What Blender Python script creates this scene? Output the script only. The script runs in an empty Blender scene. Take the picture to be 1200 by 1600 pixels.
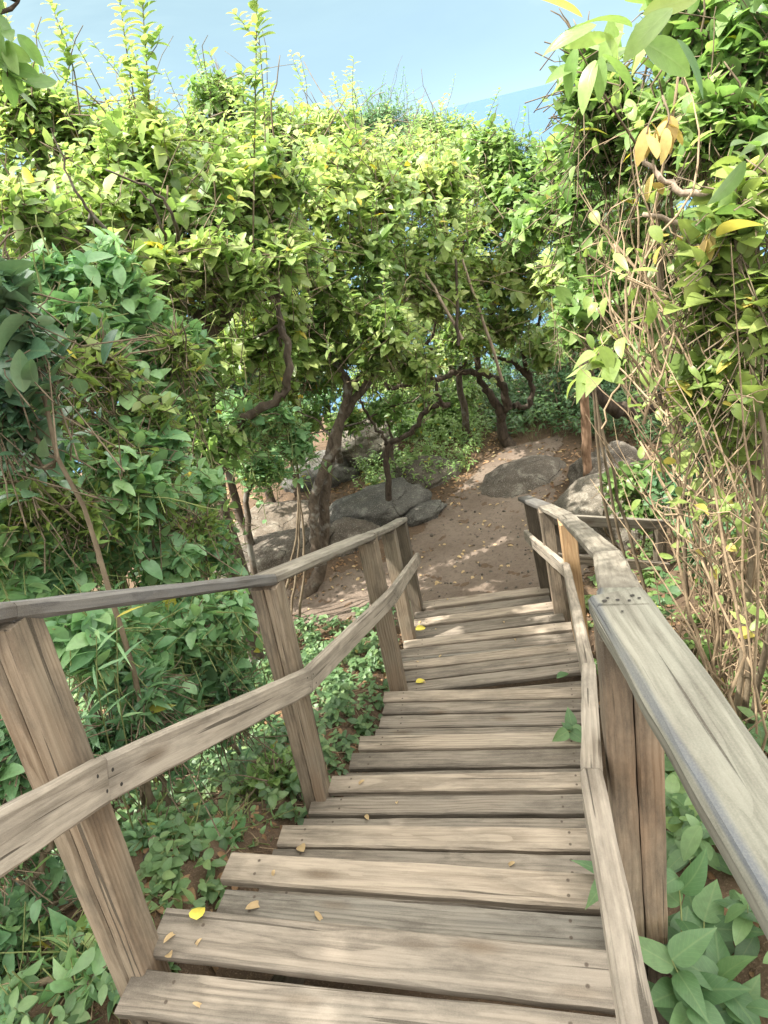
import bpy, math, random
import numpy as np
from mathutils import Vector, Matrix, noise as mnoise
random.seed(5)
RNG = np.random.default_rng(11)
sc = bpy.context.scene
COL = sc.collection
R = math.radians

# ------------------------------------------------------------------ camera
FPX = 1045.0
ROLL = R(13.5); PITCH = R(29.5)
CU = (math.cos(ROLL), -math.sin(ROLL)); CV = (math.sin(ROLL), math.cos(ROLL))
def ray(px, py):
    dx, dy = px - 600.0, py - 800.0
    a = (dx * CU[0] + dy * CU[1]) / FPX; b = (dx * CV[0] + dy * CV[1]) / FPX
    return Vector((a, math.cos(PITCH) - b * math.sin(PITCH), -math.sin(PITCH) - b * math.cos(PITCH)))
def at(px, py, y):
    r = ray(px, py); return r * (y / r.y)
def atz(px, py, z):
    r = ray(px, py); return r * (z / r.z)
cam_d = bpy.data.cameras.new('camera'); cam = bpy.data.objects.new('camera', cam_d); COL.objects.link(cam)
r0 = ray(600, 800); rx = (ray(601, 800) - r0) * FPX; ry = -(ray(600, 801) - r0) * FPX
M = Matrix((rx.normalized(), ry.normalized(), (-r0).normalized())).transposed().to_4x4()
cam.matrix_world = M
cam_d.sensor_fit = 'AUTO'; cam_d.angle = 2 * math.atan(800 / FPX)
cam_d.clip_start = 0.02; cam_d.clip_end = 200000
sc.camera = cam

# ------------------------------------------------------------------ node helpers
class NT:
    def __init__(s, tree): s.t = tree; s.n = tree.nodes; s.l = tree.links; s.n.clear()
    def node(s, typ, _in=None, **kw):
        n = s.n.new(typ)
        for k, v in kw.items(): setattr(n, k, v)
        for k, v in (_in or {}).items():
            i = n.inputs[k]
            if isinstance(v, bpy.types.NodeSocket): s.l.new(v, i)
            else: i.default_value = v
        return n
    def math(s, op, a, b=0.0, c=0.0, clamp=False):
        return s.node('ShaderNodeMath', {0: a, 1: b, 2: c}, operation=op, use_clamp=clamp).outputs[0]
    def vmath(s, op, a, b=(0, 0, 0), c=(0, 0, 0)):
        return s.node('ShaderNodeVectorMath', {0: a, 1: b, 2: c}, operation=op).outputs[0]
    def noise(s, vec, scale, detail=3.0, rough=0.55, dist=0.0):
        return s.node('ShaderNodeTexNoise', {'Vector': vec, 'Scale': scale, 'Detail': detail, 'Roughness': rough, 'Distortion': dist})
    def ramp(s, fac, stops, interp='LINEAR'):
        n = s.node('ShaderNodeValToRGB', {'Fac': fac}); cr = n.color_ramp; cr.interpolation = interp
        while len(cr.elements) < len(stops): cr.elements.new(0.5)
        for e, (p, c) in zip(cr.elements, stops):
            e.position = p; e.color = (c, c, c, 1) if isinstance(c, (int, float)) else (*c, 1)
        return n.outputs['Color']
    def mix(s, fac, a, b, mode='MIX'):
        n = s.node('ShaderNodeMix', data_type='RGBA', blend_type=mode)
        for i, v in ((0, fac), (6, a), (7, b)):
            if isinstance(v, bpy.types.NodeSocket): s.l.new(v, n.inputs[i])
            else: n.inputs[i].default_value = v if i == 0 else (*v, 1)
        return n.outputs[2]
    def out(s, sh): s.node('ShaderNodeOutputMaterial', {'Surface': sh})
def new_mat(name):
    m = bpy.data.materials.new(name); m.use_nodes = True
    return m, NT(m.node_tree)

def wood_mat(name, light, dark, grey, greyamt=0.5, dirt=0.5, edge_stain=False, red=0.0, nails=False):
    m, t = new_mat(name)
    tc = t.node('ShaderNodeTexCoord'); oi = t.node('ShaderNodeObjectInfo')
    off = t.vmath('SCALE', (17.0, 3.1, 5.3)); t.l.new(oi.outputs['Random'], off.node.inputs['Scale'])
    p = t.vmath('ADD', tc.outputs['Object'], off)
    warp = t.noise(t.vmath('MULTIPLY', p, (1.6, 7, 7)), 1.0, 2.0).outputs['Color']
    warp = t.vmath('SUBTRACT', warp, (0.5, 0.5, 0.5))
    q = t.vmath('MULTIPLY', tc.outputs['Object'], (0.10, 1, 1))
    roff = t.node('ShaderNodeCombineXYZ', {1: t.math('MULTIPLY_ADD', oi.outputs['Random'], 0.16, -0.08), 2: t.math('MULTIPLY_ADD', oi.outputs['Random'], 0.07, 0.03)}).outputs[0]
    q = t.vmath('ADD', q, roff); q = t.vmath('MULTIPLY_ADD', warp, (0.02, 0.05, 0.05), q)
    ring = t.node('ShaderNodeTexWave', {'Vector': q, 'Scale': 24.0, 'Distortion': 1.4, 'Detail': 2.0, 'Detail Scale': 2.0}, wave_type='RINGS', rings_direction='X', wave_profile='SAW').outputs['Fac']
    streak = t.noise(t.vmath('MULTIPLY', p, (4, 110, 110)), 1.0, 5.0, 0.65).outputs['Fac']
    big = t.noise(t.vmath('MULTIPLY', p, (2.2, 9, 9)), 1.0, 4.0, 0.6).outputs['Fac']
    fine = t.math('ADD', t.math('MULTIPLY', ring, 0.42), t.math('MULTIPLY', t.math('MULTIPLY_ADD', streak, 2.0, -.5), 0.62))
    col = t.mix(t.ramp(fine, [(0.24, 0.0), (0.70, 1.0)]), dark, light)
    col = t.mix(t.math('MULTIPLY', t.math('POWER', ring, 7.0), 0.5), col, dark)
    tint = t.mix(t.math('MULTIPLY', oi.outputs['Random'], 0.55), grey, light)
    col = t.mix(t.math('MULTIPLY', t.ramp(big, [(0.35, 0.0), (0.65, 1.0)]), greyamt), col, tint)
    if red > 0:
        rd = t.noise(t.vmath('MULTIPLY', p, (1.3, 5, 5)), 1.0, 2.0).outputs['Fac']
        col = t.mix(t.math('MULTIPLY', t.ramp(rd, [(0.45, 0.0), (0.62, 1.0)]), red), col, (0.33, 0.165, 0.08))
    # knots
    vor = t.node('ShaderNodeTexVoronoi', {'Vector': t.vmath('MULTIPLY', p, (2.4, 9, 9)), 'Scale': 1.0, 'Randomness': 1.0})
    knot = t.ramp(vor.outputs['Distance'], [(0.06, 1.0), (0.20, 0.0)])
    col = t.mix(t.math('MULTIPLY', knot, 0.7), col, (0.09, 0.06, 0.035))
    # grime of its own shape, heavier towards board ends
    gx = t.node('ShaderNodeSeparateXYZ', {0: tc.outputs['Generated']}).outputs[0]
    endm = t.math('MULTIPLY', t.math('ABSOLUTE', t.math('SUBTRACT', gx, 0.5)), 2.0)
    gr = t.noise(t.vmath('MULTIPLY', p, (3.5, 14, 14)), 1.0, 6.0, 0.7).outputs['Fac']
    gr = t.math('ADD', gr, t.math('MULTIPLY', t.math('POWER', endm, 4.0), 0.15))
    gr = t.math('ADD', gr, t.math('MULTIPLY_ADD', oi.outputs['Random'], 0.1, -0.05))
    col = t.mix(t.math('MULTIPLY', t.ramp(gr, [(0.47, 0.0), (0.70, 1.0)]), dirt), col, (0.055, 0.045, 0.035))
    crack = t.noise(t.vmath('MULTIPLY', p, (1.1, 62, 62)), 1.0, 3.0, 0.55).outputs['Fac']
    crk = t.ramp(crack, [(0.65, 0.0), (0.68, 1.0)])
    col = t.mix(t.math('MULTIPLY', crk, 0.8), col, (0.035, 0.028, 0.02))
    if edge_stain:
        oy = t.node('ShaderNodeSeparateXYZ', {0: tc.outputs['Object']})
        s = t.math('ADD', t.math('MULTIPLY', oy.outputs[1], -1.0), t.math('MULTIPLY', t.math('SUBTRACT', big, 0.5), -0.02))
        mask = t.math('MULTIPLY', t.ramp(t.math('MULTIPLY_ADD', s, 10.0, 0.5), [(0.0, 0.0), (0.03, 1.0), (0.10, 0.9), (0.17, 0.0)]), t.ramp(big, [(0.30, 0.45), (0.6, 1.0)]))
        col = t.mix(t.math('MULTIPLY', mask, 0.75), col, (0.060, 0.070, 0.09))
    if nails:
        ob = t.node('ShaderNodeSeparateXYZ', {0: tc.outputs['Object']})
        ax_ = t.math('SUBTRACT', t.math('ABSOLUTE', t.math('ADD', ob.outputs[0], -.01)), t.math('MULTIPLY_ADD', oi.outputs['Random'], .03, .455)); ay_ = t.math('SUBTRACT', t.math('ABSOLUTE', t.math('ADD', ob.outputs[1], t.math('MULTIPLY_ADD', oi.outputs['Random'], .012, -.006))), .021)
        nd = t.math('SQRT', t.math('ADD', t.math('MULTIPLY', ax_, ax_), t.math('MULTIPLY', ay_, ay_)))
        col = t.mix(t.ramp(t.math('MULTIPLY', nd, 50.0), [(.16, .9), (.30, 0.0)]), col, (0.05, 0.035, 0.025))
    speck = t.noise(p, 420.0, 2.0).outputs['Fac']
    col = t.mix(t.math('MULTIPLY', t.ramp(speck, [(0.4, 0.0), (0.72, 1.0)]), 0.10), col, (0.40, 0.36, 0.29))
    h = t.math('ADD', t.math('MULTIPLY', fine, 0.6), t.math('MULTIPLY', crk, -1.2)); h = t.math('ADD', h, t.math('MULTIPLY', speck, 0.25))
    bmp = t.node('ShaderNodeBump', {'Strength': 0.55, 'Distance': 0.003, 'Height': h}).outputs[0]
    b = t.node('ShaderNodeBsdfPrincipled', {'Base Color': col, 'Roughness': 0.78, 'Normal': bmp, 'Specular IOR Level': 0.3})
    t.out(b.outputs[0]); return m

def leaf_mat(name, cols, trans=0.35, rough=0.42, odd=None, odd_amt=0.0, tmul=1.6, vein=0.35):
    """cols: ramp of leaf colours over leaves; odd: colour of a few stray leaves"""
    m, t = new_mat(name)
    g = t.node('ShaderNodeNewGeometry'); rnd = g.outputs['Random Per Island']
    nz = t.noise(g.outputs['Position'], 1.6, 2.0).outputs['Fac']
    f = t.math('ADD', t.math('MULTIPLY', rnd, 0.55), t.math('MULTIPLY_ADD', nz, 1.1, -0.3))
    n = len(cols)
    col = t.ramp(f, [(0.08 + 0.84 * i / (n - 1), c) for i, c in enumerate(cols)])
    if odd:
        r2 = t.math('FRACT', t.math('MULTIPLY', rnd, 37.7))
        col = t.mix(t.ramp(r2, [(1 - odd_amt - 0.005, 0.0), (1 - odd_amt, 1.0)]), col, odd)
    uv = t.node('ShaderNodeUVMap'); s = t.node('ShaderNodeSeparateXYZ', {0: uv.outputs[0]})
    du = t.math('ABSOLUTE', t.math('SUBTRACT', s.outputs[0], 0.5))
    mid = t.ramp(du, [(0.0, 1.0), (0.05, 0.0)])
    w = t.math('SINE', t.math('MULTIPLY', t.math('SUBTRACT', s.outputs[1], t.math('MULTIPLY', du, 0.7)), 58.0))
    side = t.math('MULTIPLY', t.ramp(w, [(0.86, 0.0), (1.0, 1.0)]), 0.5)
    vm = t.math('MULTIPLY', t.math('MAXIMUM', mid, side), vein)
    pale = t.mix(0.5, col, (0.30, 0.36, 0.16))
    col = t.mix(vm, col, pale)
    blot = t.noise(g.outputs['Position'], 60.0, 3.0).outputs['Fac']
    col = t.mix(t.ramp(blot, [(0.35, 0.32), (0.6, 0.0)]), col, t.mix(0.5, col, (0.02, 0.03, 0.01)))
    bk = t.mix(t.math('MULTIPLY', g.outputs['Backfacing'], 0.4), col, (0.17, 0.21, 0.11))
    bmp = t.node('ShaderNodeBump', {'Strength': 0.35, 'Distance': 0.002, 'Height': t.math('ADD', vm, blot)}).outputs[0]
    b = t.node('ShaderNodeBsdfPrincipled', {'Base Color': bk, 'Roughness': rough, 'Normal': bmp, 'Specular IOR Level': 0.45})
    tc_ = t.mix(1.0, col, (tmul, tmul * 1.05, tmul * 0.7), 'MULTIPLY')
    tr = t.node('ShaderNodeBsdfTranslucent', {'Color': tc_})
    mx = t.node('ShaderNodeMixShader', {0: trans, 1: b.outputs[0], 2: tr.outputs[0]})
    t.out(mx.outputs[0]); return m

def bark_mat(name, a, b, c=None):
    m, t = new_mat(name)
    tc = t.node('ShaderNodeTexCoord'); p = tc.outputs['Object']
    n1 = t.noise(t.vmath('MULTIPLY', p, (9, 9, 3)), 3.0, 6.0, 0.65).outputs['Fac']
    col = t.mix(t.ramp(n1, [(0.35, 0.0), (0.65, 1.0)]), a, b)
    n2 = t.noise(p, 7.0, 4.0, 0.6).outputs['Fac']
    if c: col = t.mix(t.ramp(n2, [(0.54, 0.0), (0.64, 0.8)]), col, c)
    bm = t.node('ShaderNodeBump', {'Strength': 0.8, 'Distance': 0.01, 'Height': n1}).outputs[0]
    t.out(t.node('ShaderNodeBsdfPrincipled', {'Base Color': col, 'Roughness': 0.9, 'Normal': bm, 'Specular IOR Level': 0.2}).outputs[0])
    return m

def rock_mat(name, a, b, lich=(0.34, 0.33, 0.27)):
    m, t = new_mat(name)
    tc = t.node('ShaderNodeTexCoord'); p = tc.outputs['Object']
    n1 = t.noise(p, 3.0, 6.0, 0.62).outputs['Fac']; n2 = t.noise(p, 28.0, 5.0, 0.7).outputs['Fac']; n3 = t.noise(p, 6.0, 5.0, 0.65, 0.4).outputs['Fac']
    col = t.mix(t.ramp(n1, [(0.35, 0.0), (0.65, 1.0)]), a, b)
    col = t.mix(t.ramp(n3, [(0.55, 0.0), (0.63, 0.7)]), col, lich)
    col = t.mix(t.ramp(n2, [(0.3, 0.55), (0.6, 0.0)]), col, (0.06, 0.055, 0.045))
    vc = t.node('ShaderNodeTexVoronoi', {'Vector': t.vmath('MULTIPLY_ADD', t.noise(p, 4.0, 3.0).outputs['Color'], (.35, .35, .35), p), 'Scale': 1.7}, feature='DISTANCE_TO_EDGE').outputs['Distance']
    ck = t.math('MULTIPLY', t.ramp(vc, [(0.0, 1.0), (0.016, 0.0)]), t.ramp(n1, [(.46, 0.0), (.6, 1.0)])); col = t.mix(t.math('MULTIPLY', ck, 0.75), col, (0.035, 0.03, 0.025))
    n4 = t.noise(p, 90.0, 2.0).outputs['Fac']; col = t.mix(t.ramp(n4, [(0.55, 0.0), (0.7, 0.35)]), col, (0.42, 0.39, 0.33))
    h = t.math('SUBTRACT', t.math('ADD', n1, t.math('MULTIPLY', n2, 0.5)), t.math('MULTIPLY', ck, 0.6))
    bm = t.node('ShaderNodeBump', {'Strength': 0.9, 'Distance': 0.03, 'Height': h}).outputs[0]
    t.out(t.node('ShaderNodeBsdfPrincipled', {'Base Color': col, 'Roughness': 0.88, 'Normal': bm, 'Specular IOR Level': 0.25}).outputs[0])
    return m

def soil_mat(name, a, b, c, scale=1.0, speckle=0.35):
    m, t = new_mat(name)
    g = t.node('ShaderNodeNewGeometry'); p = g.outputs['Position']
    n1 = t.noise(p, 1.3 * scale, 5.0, 0.6).outputs['Fac']; n2 = t.noise(p, 22.0 * scale, 5.0, 0.7).outputs['Fac']; n3 = t.noise(p, 140.0, 3.0).outputs['Fac']
    col = t.mix(t.ramp(n1, [(0.35, 0.0), (0.65, 1.0)]), a, b)
    col = t.mix(t.math('MULTIPLY', t.ramp(n2, [(0.5, 0.0), (0.68, 1.0)]), 0.6), col, c)
    col = t.mix(t.math('MULTIPLY', t.ramp(n3, [(0.55, 0.0), (0.7, 1.0)]), speckle), col, (0.30, 0.22, 0.15))
    h = t.math('ADD', t.math('MULTIPLY', n2, 1.0), t.math('MULTIPLY', n3, 0.3))
    bm = t.node('ShaderNodeBump', {'Strength': 0.8, 'Distance': 0.02, 'Height': h}).outputs[0]
    t.out(t.node('ShaderNodeBsdfPrincipled', {'Base Color': col, 'Roughness': 0.95, 'Normal': bm, 'Specular IOR Level': 0.15}).outputs[0])
    return m

MAT = {
 'plank': wood_mat('weathered tread wood', (0.235, 0.197, 0.155), (0.098, 0.080, 0.061), (0.188, 0.168, 0.140), 0.5, 0.75, nails=True),
 'plank_worn': wood_mat('worn tread edge wood', (0.33, 0.272, 0.208), (0.165, 0.131, 0.096), (0.27, 0.235, 0.187), 0.4, 0.55, nails=True),
 'plank_grey': wood_mat('damp grey tread wood', (0.227, 0.202, 0.164), (0.092, 0.080, 0.063), (0.143, 0.134, 0.118), 0.6, 0.9, nails=True),
 'post': wood_mat('post wood', (0.281, 0.220, 0.155), (0.126, 0.091, 0.059), (0.214, 0.189, 0.147), 0.55, 0.75, red=0.22),
 'post_orange': wood_mat('orange post wood', (0.500, 0.330, 0.170), (0.300, 0.175, 0.085), (0.400, 0.300, 0.190), 0.3, 0.35, red=0.2),  # lighter, more orange wood than the other posts
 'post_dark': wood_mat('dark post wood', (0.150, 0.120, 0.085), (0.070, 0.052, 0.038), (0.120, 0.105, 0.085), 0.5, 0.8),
 'rail': wood_mat('bleached rail wood', (0.262, 0.234, 0.189), (0.115, 0.098, 0.075), (0.205, 0.190, 0.160), 0.6, 0.6),
 'rail_stain': wood_mat('bleached handrail wood with black stained edge', (0.216, 0.207, 0.167), (0.086, 0.081, 0.061), (0.158, 0.161, 0.131), 0.6, 0.5, edge_stain=True),
 'midrail': wood_mat('pale board wood', (0.379, 0.326, 0.261), (0.184, 0.150, 0.115), (0.307, 0.275, 0.231), 0.5, 0.5),
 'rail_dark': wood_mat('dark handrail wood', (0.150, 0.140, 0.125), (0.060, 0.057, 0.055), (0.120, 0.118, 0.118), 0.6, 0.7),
 'hole': None,
 'bark': bark_mat('brown bark', (0.05, 0.038, 0.028), (0.125, 0.098, 0.073), (0.20, 0.19, 0.165)),
 'bark_dark': bark_mat('dark bark', (0.03, 0.024, 0.018), (0.085, 0.065, 0.048)),
 'bark_pale': bark_mat('pale bark', (0.20, 0.15, 0.11), (0.34, 0.27, 0.21)),
 'twig': bark_mat('twig bark', (0.10, 0.075, 0.05), (0.19, 0.15, 0.10)),
 'dry': bark_mat('dry stem', (0.19, 0.135, 0.085), (0.36, 0.27, 0.175)),
 'green_stem': bark_mat('green stem', (0.12, 0.15, 0.05), (0.20, 0.22, 0.09)),
 'rock': rock_mat('brown granite', (0.055, 0.045, 0.035), (0.115, 0.095, 0.075), (0.18, 0.165, 0.135)),
 'rock_pale': rock_mat('pale granite', (0.095, 0.082, 0.063), (0.175, 0.152, 0.12), (0.24, 0.22, 0.18)),
 'rock_tan': rock_mat('tan granite', (0.095, 0.074, 0.054), (0.165, 0.132, 0.10), (0.22, 0.195, 0.155)),
 'rock_dark': rock_mat('dark rock', (0.045, 0.045, 0.04), (0.10, 0.095, 0.085), (0.15, 0.15, 0.13)),  # darker, greyer tone than the brown granite
 'soil': soil_mat('leafy soil', (0.060, 0.042, 0.028), (0.12, 0.082, 0.055), (0.17, 0.11, 0.065)),
 'path': soil_mat('trodden dirt', (0.120, 0.092, 0.071), (0.175, 0.138, 0.109), (0.080, 0.060, 0.046), 1.0, 0.3),
 # leaves
 'lf_sun': leaf_mat('yellow green leaf', [(0.115, 0.195, 0.060), (0.205, 0.305, 0.096), (0.305, 0.385, 0.135), (0.40, 0.44, 0.185)], 0.46, 0.36, (0.52, 0.42, 0.06), 0.012, 1.6),
 'lf_mid': leaf_mat('green leaf', [(0.082, 0.162, 0.052), (0.145, 0.25, 0.076), (0.215, 0.325, 0.105), (0.29, 0.385, 0.14)], 0.44, 0.36, (0.45, 0.38, 0.06), 0.01, 1.6),
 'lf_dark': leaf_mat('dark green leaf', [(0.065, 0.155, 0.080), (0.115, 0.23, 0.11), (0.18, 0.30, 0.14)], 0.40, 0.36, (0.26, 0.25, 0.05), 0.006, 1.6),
 'lf_ground': leaf_mat('ground plant leaf', [(0.050, 0.105, 0.048), (0.090, 0.170, 0.072), (0.14, 0.235, 0.098), (0.21, 0.30, 0.12)], 0.36, 0.42, (0.40, 0.33, 0.08), 0.008, 1.5),
 'lf_gloss': leaf_mat('glossy blue green leaf', [(0.060, 0.130, 0.078), (0.100, 0.185, 0.108), (0.15, 0.25, 0.145)], 0.25, 0.22, None, 0, 1.4),
 'lf_hedge': leaf_mat('soft green leaf', [(0.100, 0.220, 0.110), (0.160, 0.310, 0.150), (0.235, 0.395, 0.190), (0.31, 0.46, 0.215)], 0.42, 0.36, (0.45, 0.40, 0.07), 0.006, 1.5),
 'lf_pale': leaf_mat('pale green leaf', [(0.15, 0.23, 0.06), (0.23, 0.31, 0.085), (0.32, 0.38, 0.12)], 0.42, 0.40, (0.48, 0.40, 0.10), 0.03, 1.4),
 'lf_broad': leaf_mat('broad soft leaf', [(0.050, 0.115, 0.045), (0.078, 0.155, 0.060), (0.12, 0.21, 0.078)], 0.34, 0.5, None, 0, 1.5),
 'lf_nettle': leaf_mat('nettle leaf', [(0.030, 0.080, 0.030), (0.055, 0.125, 0.045), (0.10, 0.18, 0.05)], 0.35, 0.55),
 'lf_dead': leaf_mat('dead leaf', [(0.11, 0.055, 0.028), (0.20, 0.11, 0.055), (0.32, 0.20, 0.11)], 0.15, 0.8, (0.42, 0.30, 0.16), 0.1, 1.0, 0.2),
 'lf_yellow': leaf_mat('yellow leaf', [(0.62, 0.48, 0.04), (0.70, 0.58, 0.08), (0.66, 0.60, 0.16)], 0.25, 0.5, None, 0, 1.0, 0.3),
 'lf_wither': leaf_mat('withered leaf', [(0.50, 0.40, 0.08), (0.55, 0.42, 0.14), (0.40, 0.26, 0.09)], 0.3, 0.65, None, 0, 1.1, 0.3),
}
mh, th = new_mat('dark hole'); th.out(th.node('ShaderNodeBsdfPrincipled', {'Base Color': (0.02, 0.017, 0.013, 1), 'Roughness': 0.9}).outputs[0]); MAT['hole'] = mh

# ------------------------------------------------------------------ mesh helpers
class Geo:
    def __init__(s): s.V = []; s.UV = []; s.F = []; s.n = 0     # F: (faces array, material index, smooth)
    def add(s, V, faces, mi=0, uv=None, smooth=True):
        V = np.asarray(V, dtype=np.float32).reshape(-1, 3)
        s.V.append(V); s.UV.append(np.zeros((len(V), 2), np.float32) if uv is None else np.asarray(uv, np.float32))
        for f in faces: s.F.append((np.asarray(f, np.int64) + s.n, mi, smooth))
        s.n += len(V)
    def build(s, name, mats, parent=None, origin=None):
        if not s.V: return None
        V = np.concatenate(s.V)
        o_ = Vector(origin) if origin is not None else (parent.matrix_world.translation.copy() if parent else Vector((0, 0, 0)))
        V = V - np.array(o_, np.float32)
        UV = np.concatenate(s.UV)
        li = np.concatenate([f.ravel() for f, _, _ in s.F]); cnt = np.concatenate([np.full(len(f), f.shape[1], np.int64) for f, _, _ in s.F])
        mi = np.concatenate([np.full(len(f), m, np.int64) for f, m, _ in s.F]); sm = np.concatenate([np.full(len(f), q, bool) for f, _, q in s.F])
        me = bpy.data.meshes.new(name)
        me.vertices.add(len(V)); me.vertices.foreach_set('co', V.ravel())
        me.loops.add(len(li)); me.loops.foreach_set('vertex_index', li.astype(np.int32))
        me.polygons.add(len(cnt))
        st = np.concatenate([[0], np.cumsum(cnt)[:-1]])
        me.polygons.foreach_set('loop_start', st.astype(np.int32)); me.polygons.foreach_set('loop_total', cnt.astype(np.int32))
        me.polygons.foreach_set('material_index', mi.astype(np.int32)); me.polygons.foreach_set('use_smooth', sm)
        uvl = me.uv_layers.new(name='UVMap'); uvl.data.foreach_set('uv', UV[li].ravel().astype(np.float32))
        for m in mats: me.materials.append(m)
        me.update(calc_edges=True); me.validate()
        o = bpy.data.objects.new(name, me); COL.objects.link(o)
        if parent: o.parent = parent; o.location = o_ - parent.matrix_world.translation
        else: o.location = o_
        return o

def thing(name, label, cat, loc=(0, 0, 0), group=None):
    o = bpy.data.objects.new(name, None); COL.objects.link(o); o.location = loc
    o.matrix_world = Matrix.Translation(Vector(loc)); o.empty_display_size = 0.2
    return tag(o, label, cat, group)
def tag(o, label=None, cat=None, group=None, kind=None):
    if label: o['label'] = label
    if cat: o['category'] = cat
    if group: o['group'] = group
    if kind: o['kind'] = kind
    return o
def nrm(a): return a / np.maximum(np.linalg.norm(a, axis=-1, keepdims=True), 1e-9)

SHAPES = {  # (t, half width, forward bow)
 'hi':  ([0.0, 0.12, 0.32, 0.56, 0.8, 0.93], [0.0, 0.55, 0.93, 1.0, 0.66, 0.3]),
 'point': ([0.0, 0.10, 0.28, 0.5, 0.75, 0.92], [0.0, 0.62, 1.0, 0.92, 0.48, 0.13]),
 'heart': ([0.0, 0.07, 0.24, 0.5, 0.75, 0.92], [0.05, 0.78, 1.0, 0.82, 0.42, 0.11]),
 'fine': ([0.0, 0.05, 0.13, 0.25, 0.38, 0.52, 0.66, 0.79, 0.89, 0.96], [0.0, 0.30, 0.62, 0.88, 0.99, 1.0, 0.88, 0.66, 0.42, 0.18]),
 'fineheart': ([0.0, 0.03, 0.09, 0.18, 0.30, 0.44, 0.58, 0.72, 0.84, 0.93], [0.1, 0.45, 0.76, 0.95, 1.0, 0.92, 0.75, 0.52, 0.30, 0.12]),
 'low': ([0.0, 0.34, 0.76], [0.0, 0.92, 0.74]),
 'lowp': ([0.0, 0.34, 0.72], [0.0, 1.0, 0.5]),
}
def leaves(geo, P, D, N, L, W, shape='low', mi=0, curl=0.25, fold=0.25, wav=0.0):
    P, D, N = (np.asarray(a, float).reshape(-1, 3) for a in (P, D, N)); n = len(P)
    if n == 0: return
    L = np.broadcast_to(np.asarray(L, float), (n,)); W = np.broadcast_to(np.asarray(W, float), (n,))
    D = nrm(D); S = nrm(np.cross(D, N)); N = np.cross(S, D)
    ts, ws = SHAPES[shape]; k = len(ts)
    cu = curl * (0.5 + RNG.random(n)); fo = fold * (0.4 + RNG.random(n)); tw = (RNG.random(n) - 0.5) * 0.7
    rows = []; uvs = []
    def pt(t, sd, w):
        hw = sd * w * W * 0.5
        ang = fo * abs(sd) + tw * t * sd
        bow = cu * t * t * L
        wv = wav * L * math.sin(t * 13 + sd * 2) * abs(sd) if wav else 0
        return P + D * (t * L - 0.3 * cu * cu * t * t * L)[:, None] + S * (hw * np.cos(fo))[:, None] + N * (np.abs(hw) * np.sin(ang) - bow + wv)[:, None]
    rows.append(pt(0.0, 0, 0)); uvs.append((0.5, 0.0))
    for t, w in zip(ts[1:], ws[1:]):
        for sd in (-1, 0, 1): rows.append(pt(t, sd, w)); uvs.append((0.5 + 0.5 * sd * w, t))
    rows.append(pt(1.0, 0, 0)); uvs.append((0.5, 1.0))
    m = len(rows); V = np.stack(rows, 1).reshape(-1, 3); UV = np.tile(np.array(uvs), (n, 1))
    tri = [(0, 2, 1), (0, 3, 2)]; quad = []
    for j in range(k - 2):
        a = 1 + 3 * j; quad += [(a, a + 1, a + 4, a + 3), (a + 1, a + 2, a + 5, a + 4)]
    a = 1 + 3 * (k - 2); tri += [(a, a + 1, m - 1), (a + 1, a + 2, m - 1)]
    off = (np.arange(n) * m)[:, None, None]
    fs = [(np.array(tri)[None] + off).reshape(-1, 3)]
    if quad: fs.append((np.array(quad)[None] + off).reshape(-1, 4))
    geo.add(V, fs, mi, UV)

def tubes(geo, paths, radii, sides=5, mi=0, cap=True):
    """paths (M,K,3), radii (M,K) or (K,)"""
    P = np.asarray(paths, float)
    if P.ndim == 2: P = P[None]
    Mn, K, _ = P.shape; Rr = np.broadcast_to(np.asarray(radii, float), (Mn, K))
    T = np.empty_like(P); T[:, 1:-1] = P[:, 2:] - P[:, :-2]; T[:, 0] = P[:, 1] - P[:, 0]; T[:, -1] = P[:, -1] - P[:, -2]
    T = nrm(T); ref = np.where(np.abs(T[:, :1, 2:3]) > 0.85, np.array([1.0, 0, 0]), np.array([0, 0, 1.0]))
    A = nrm(np.cross(T, np.broadcast_to(ref, T.shape))); B = np.cross(T, A)
    an = np.arange(sides) * 2 * math.pi / sides
    ring = P[:, :, None] + Rr[:, :, None, None] * (A[:, :, None] * np.cos(an)[None, None, :, None] + B[:, :, None] * np.sin(an)[None, None, :, None])
    V = ring.reshape(-1, 3)
    i = np.arange(Mn)[:, None, None] * K * sides; j = np.arange(K - 1)[None, :, None] * sides; s = np.arange(sides)[None, None, :]; s2 = (s + 1) % sides
    q = np.stack([i + j + s, i + j + s2, i + j + sides + s2, i + j + sides + s], -1).reshape(-1, 4)
    fs = [q]
    if cap and sides > 3: fs.append((np.arange(Mn)[:, None] * K * sides + (K - 1) * sides + np.arange(sides)[None]).reshape(-1, sides))
    geo.add(V, fs, mi)

def spline(pts, n=14):
    pts = [Vector(p[:3]) for p in pts]; out = []
    P = [pts[0] * 2 - pts[1]] + pts + [pts[-1] * 2 - pts[-2]]
    segs = len(pts) - 1
    for k in range(n):
        u = k / (n - 1) * segs; i = min(int(u), segs - 1); t = u - i
        a, b, c, d = P[i:i + 4]
        out.append(0.5 * ((2 * b) + (c - a) * t + (2 * a - 5 * b + 4 * c - d) * t * t + (3 * b - a - 3 * c + d) * t ** 3))
    return np.array([tuple(v) for v in out])
def stem(geo, pts, r0, r1, n=16, sides=8, mi=0, wob=0.012, flare=0.0):
    p = spline(pts, n); p[1:-1] += RNG.normal(0, wob, (n - 2, 3))
    t = np.linspace(0, 1, n); r = r0 + (r1 - r0) * t; r = r * (1 + RNG.normal(0, 0.06, n)) + flare * r0 * np.exp(-t * 9)
    tubes(geo, p, r, sides, mi)
    return p

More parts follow.
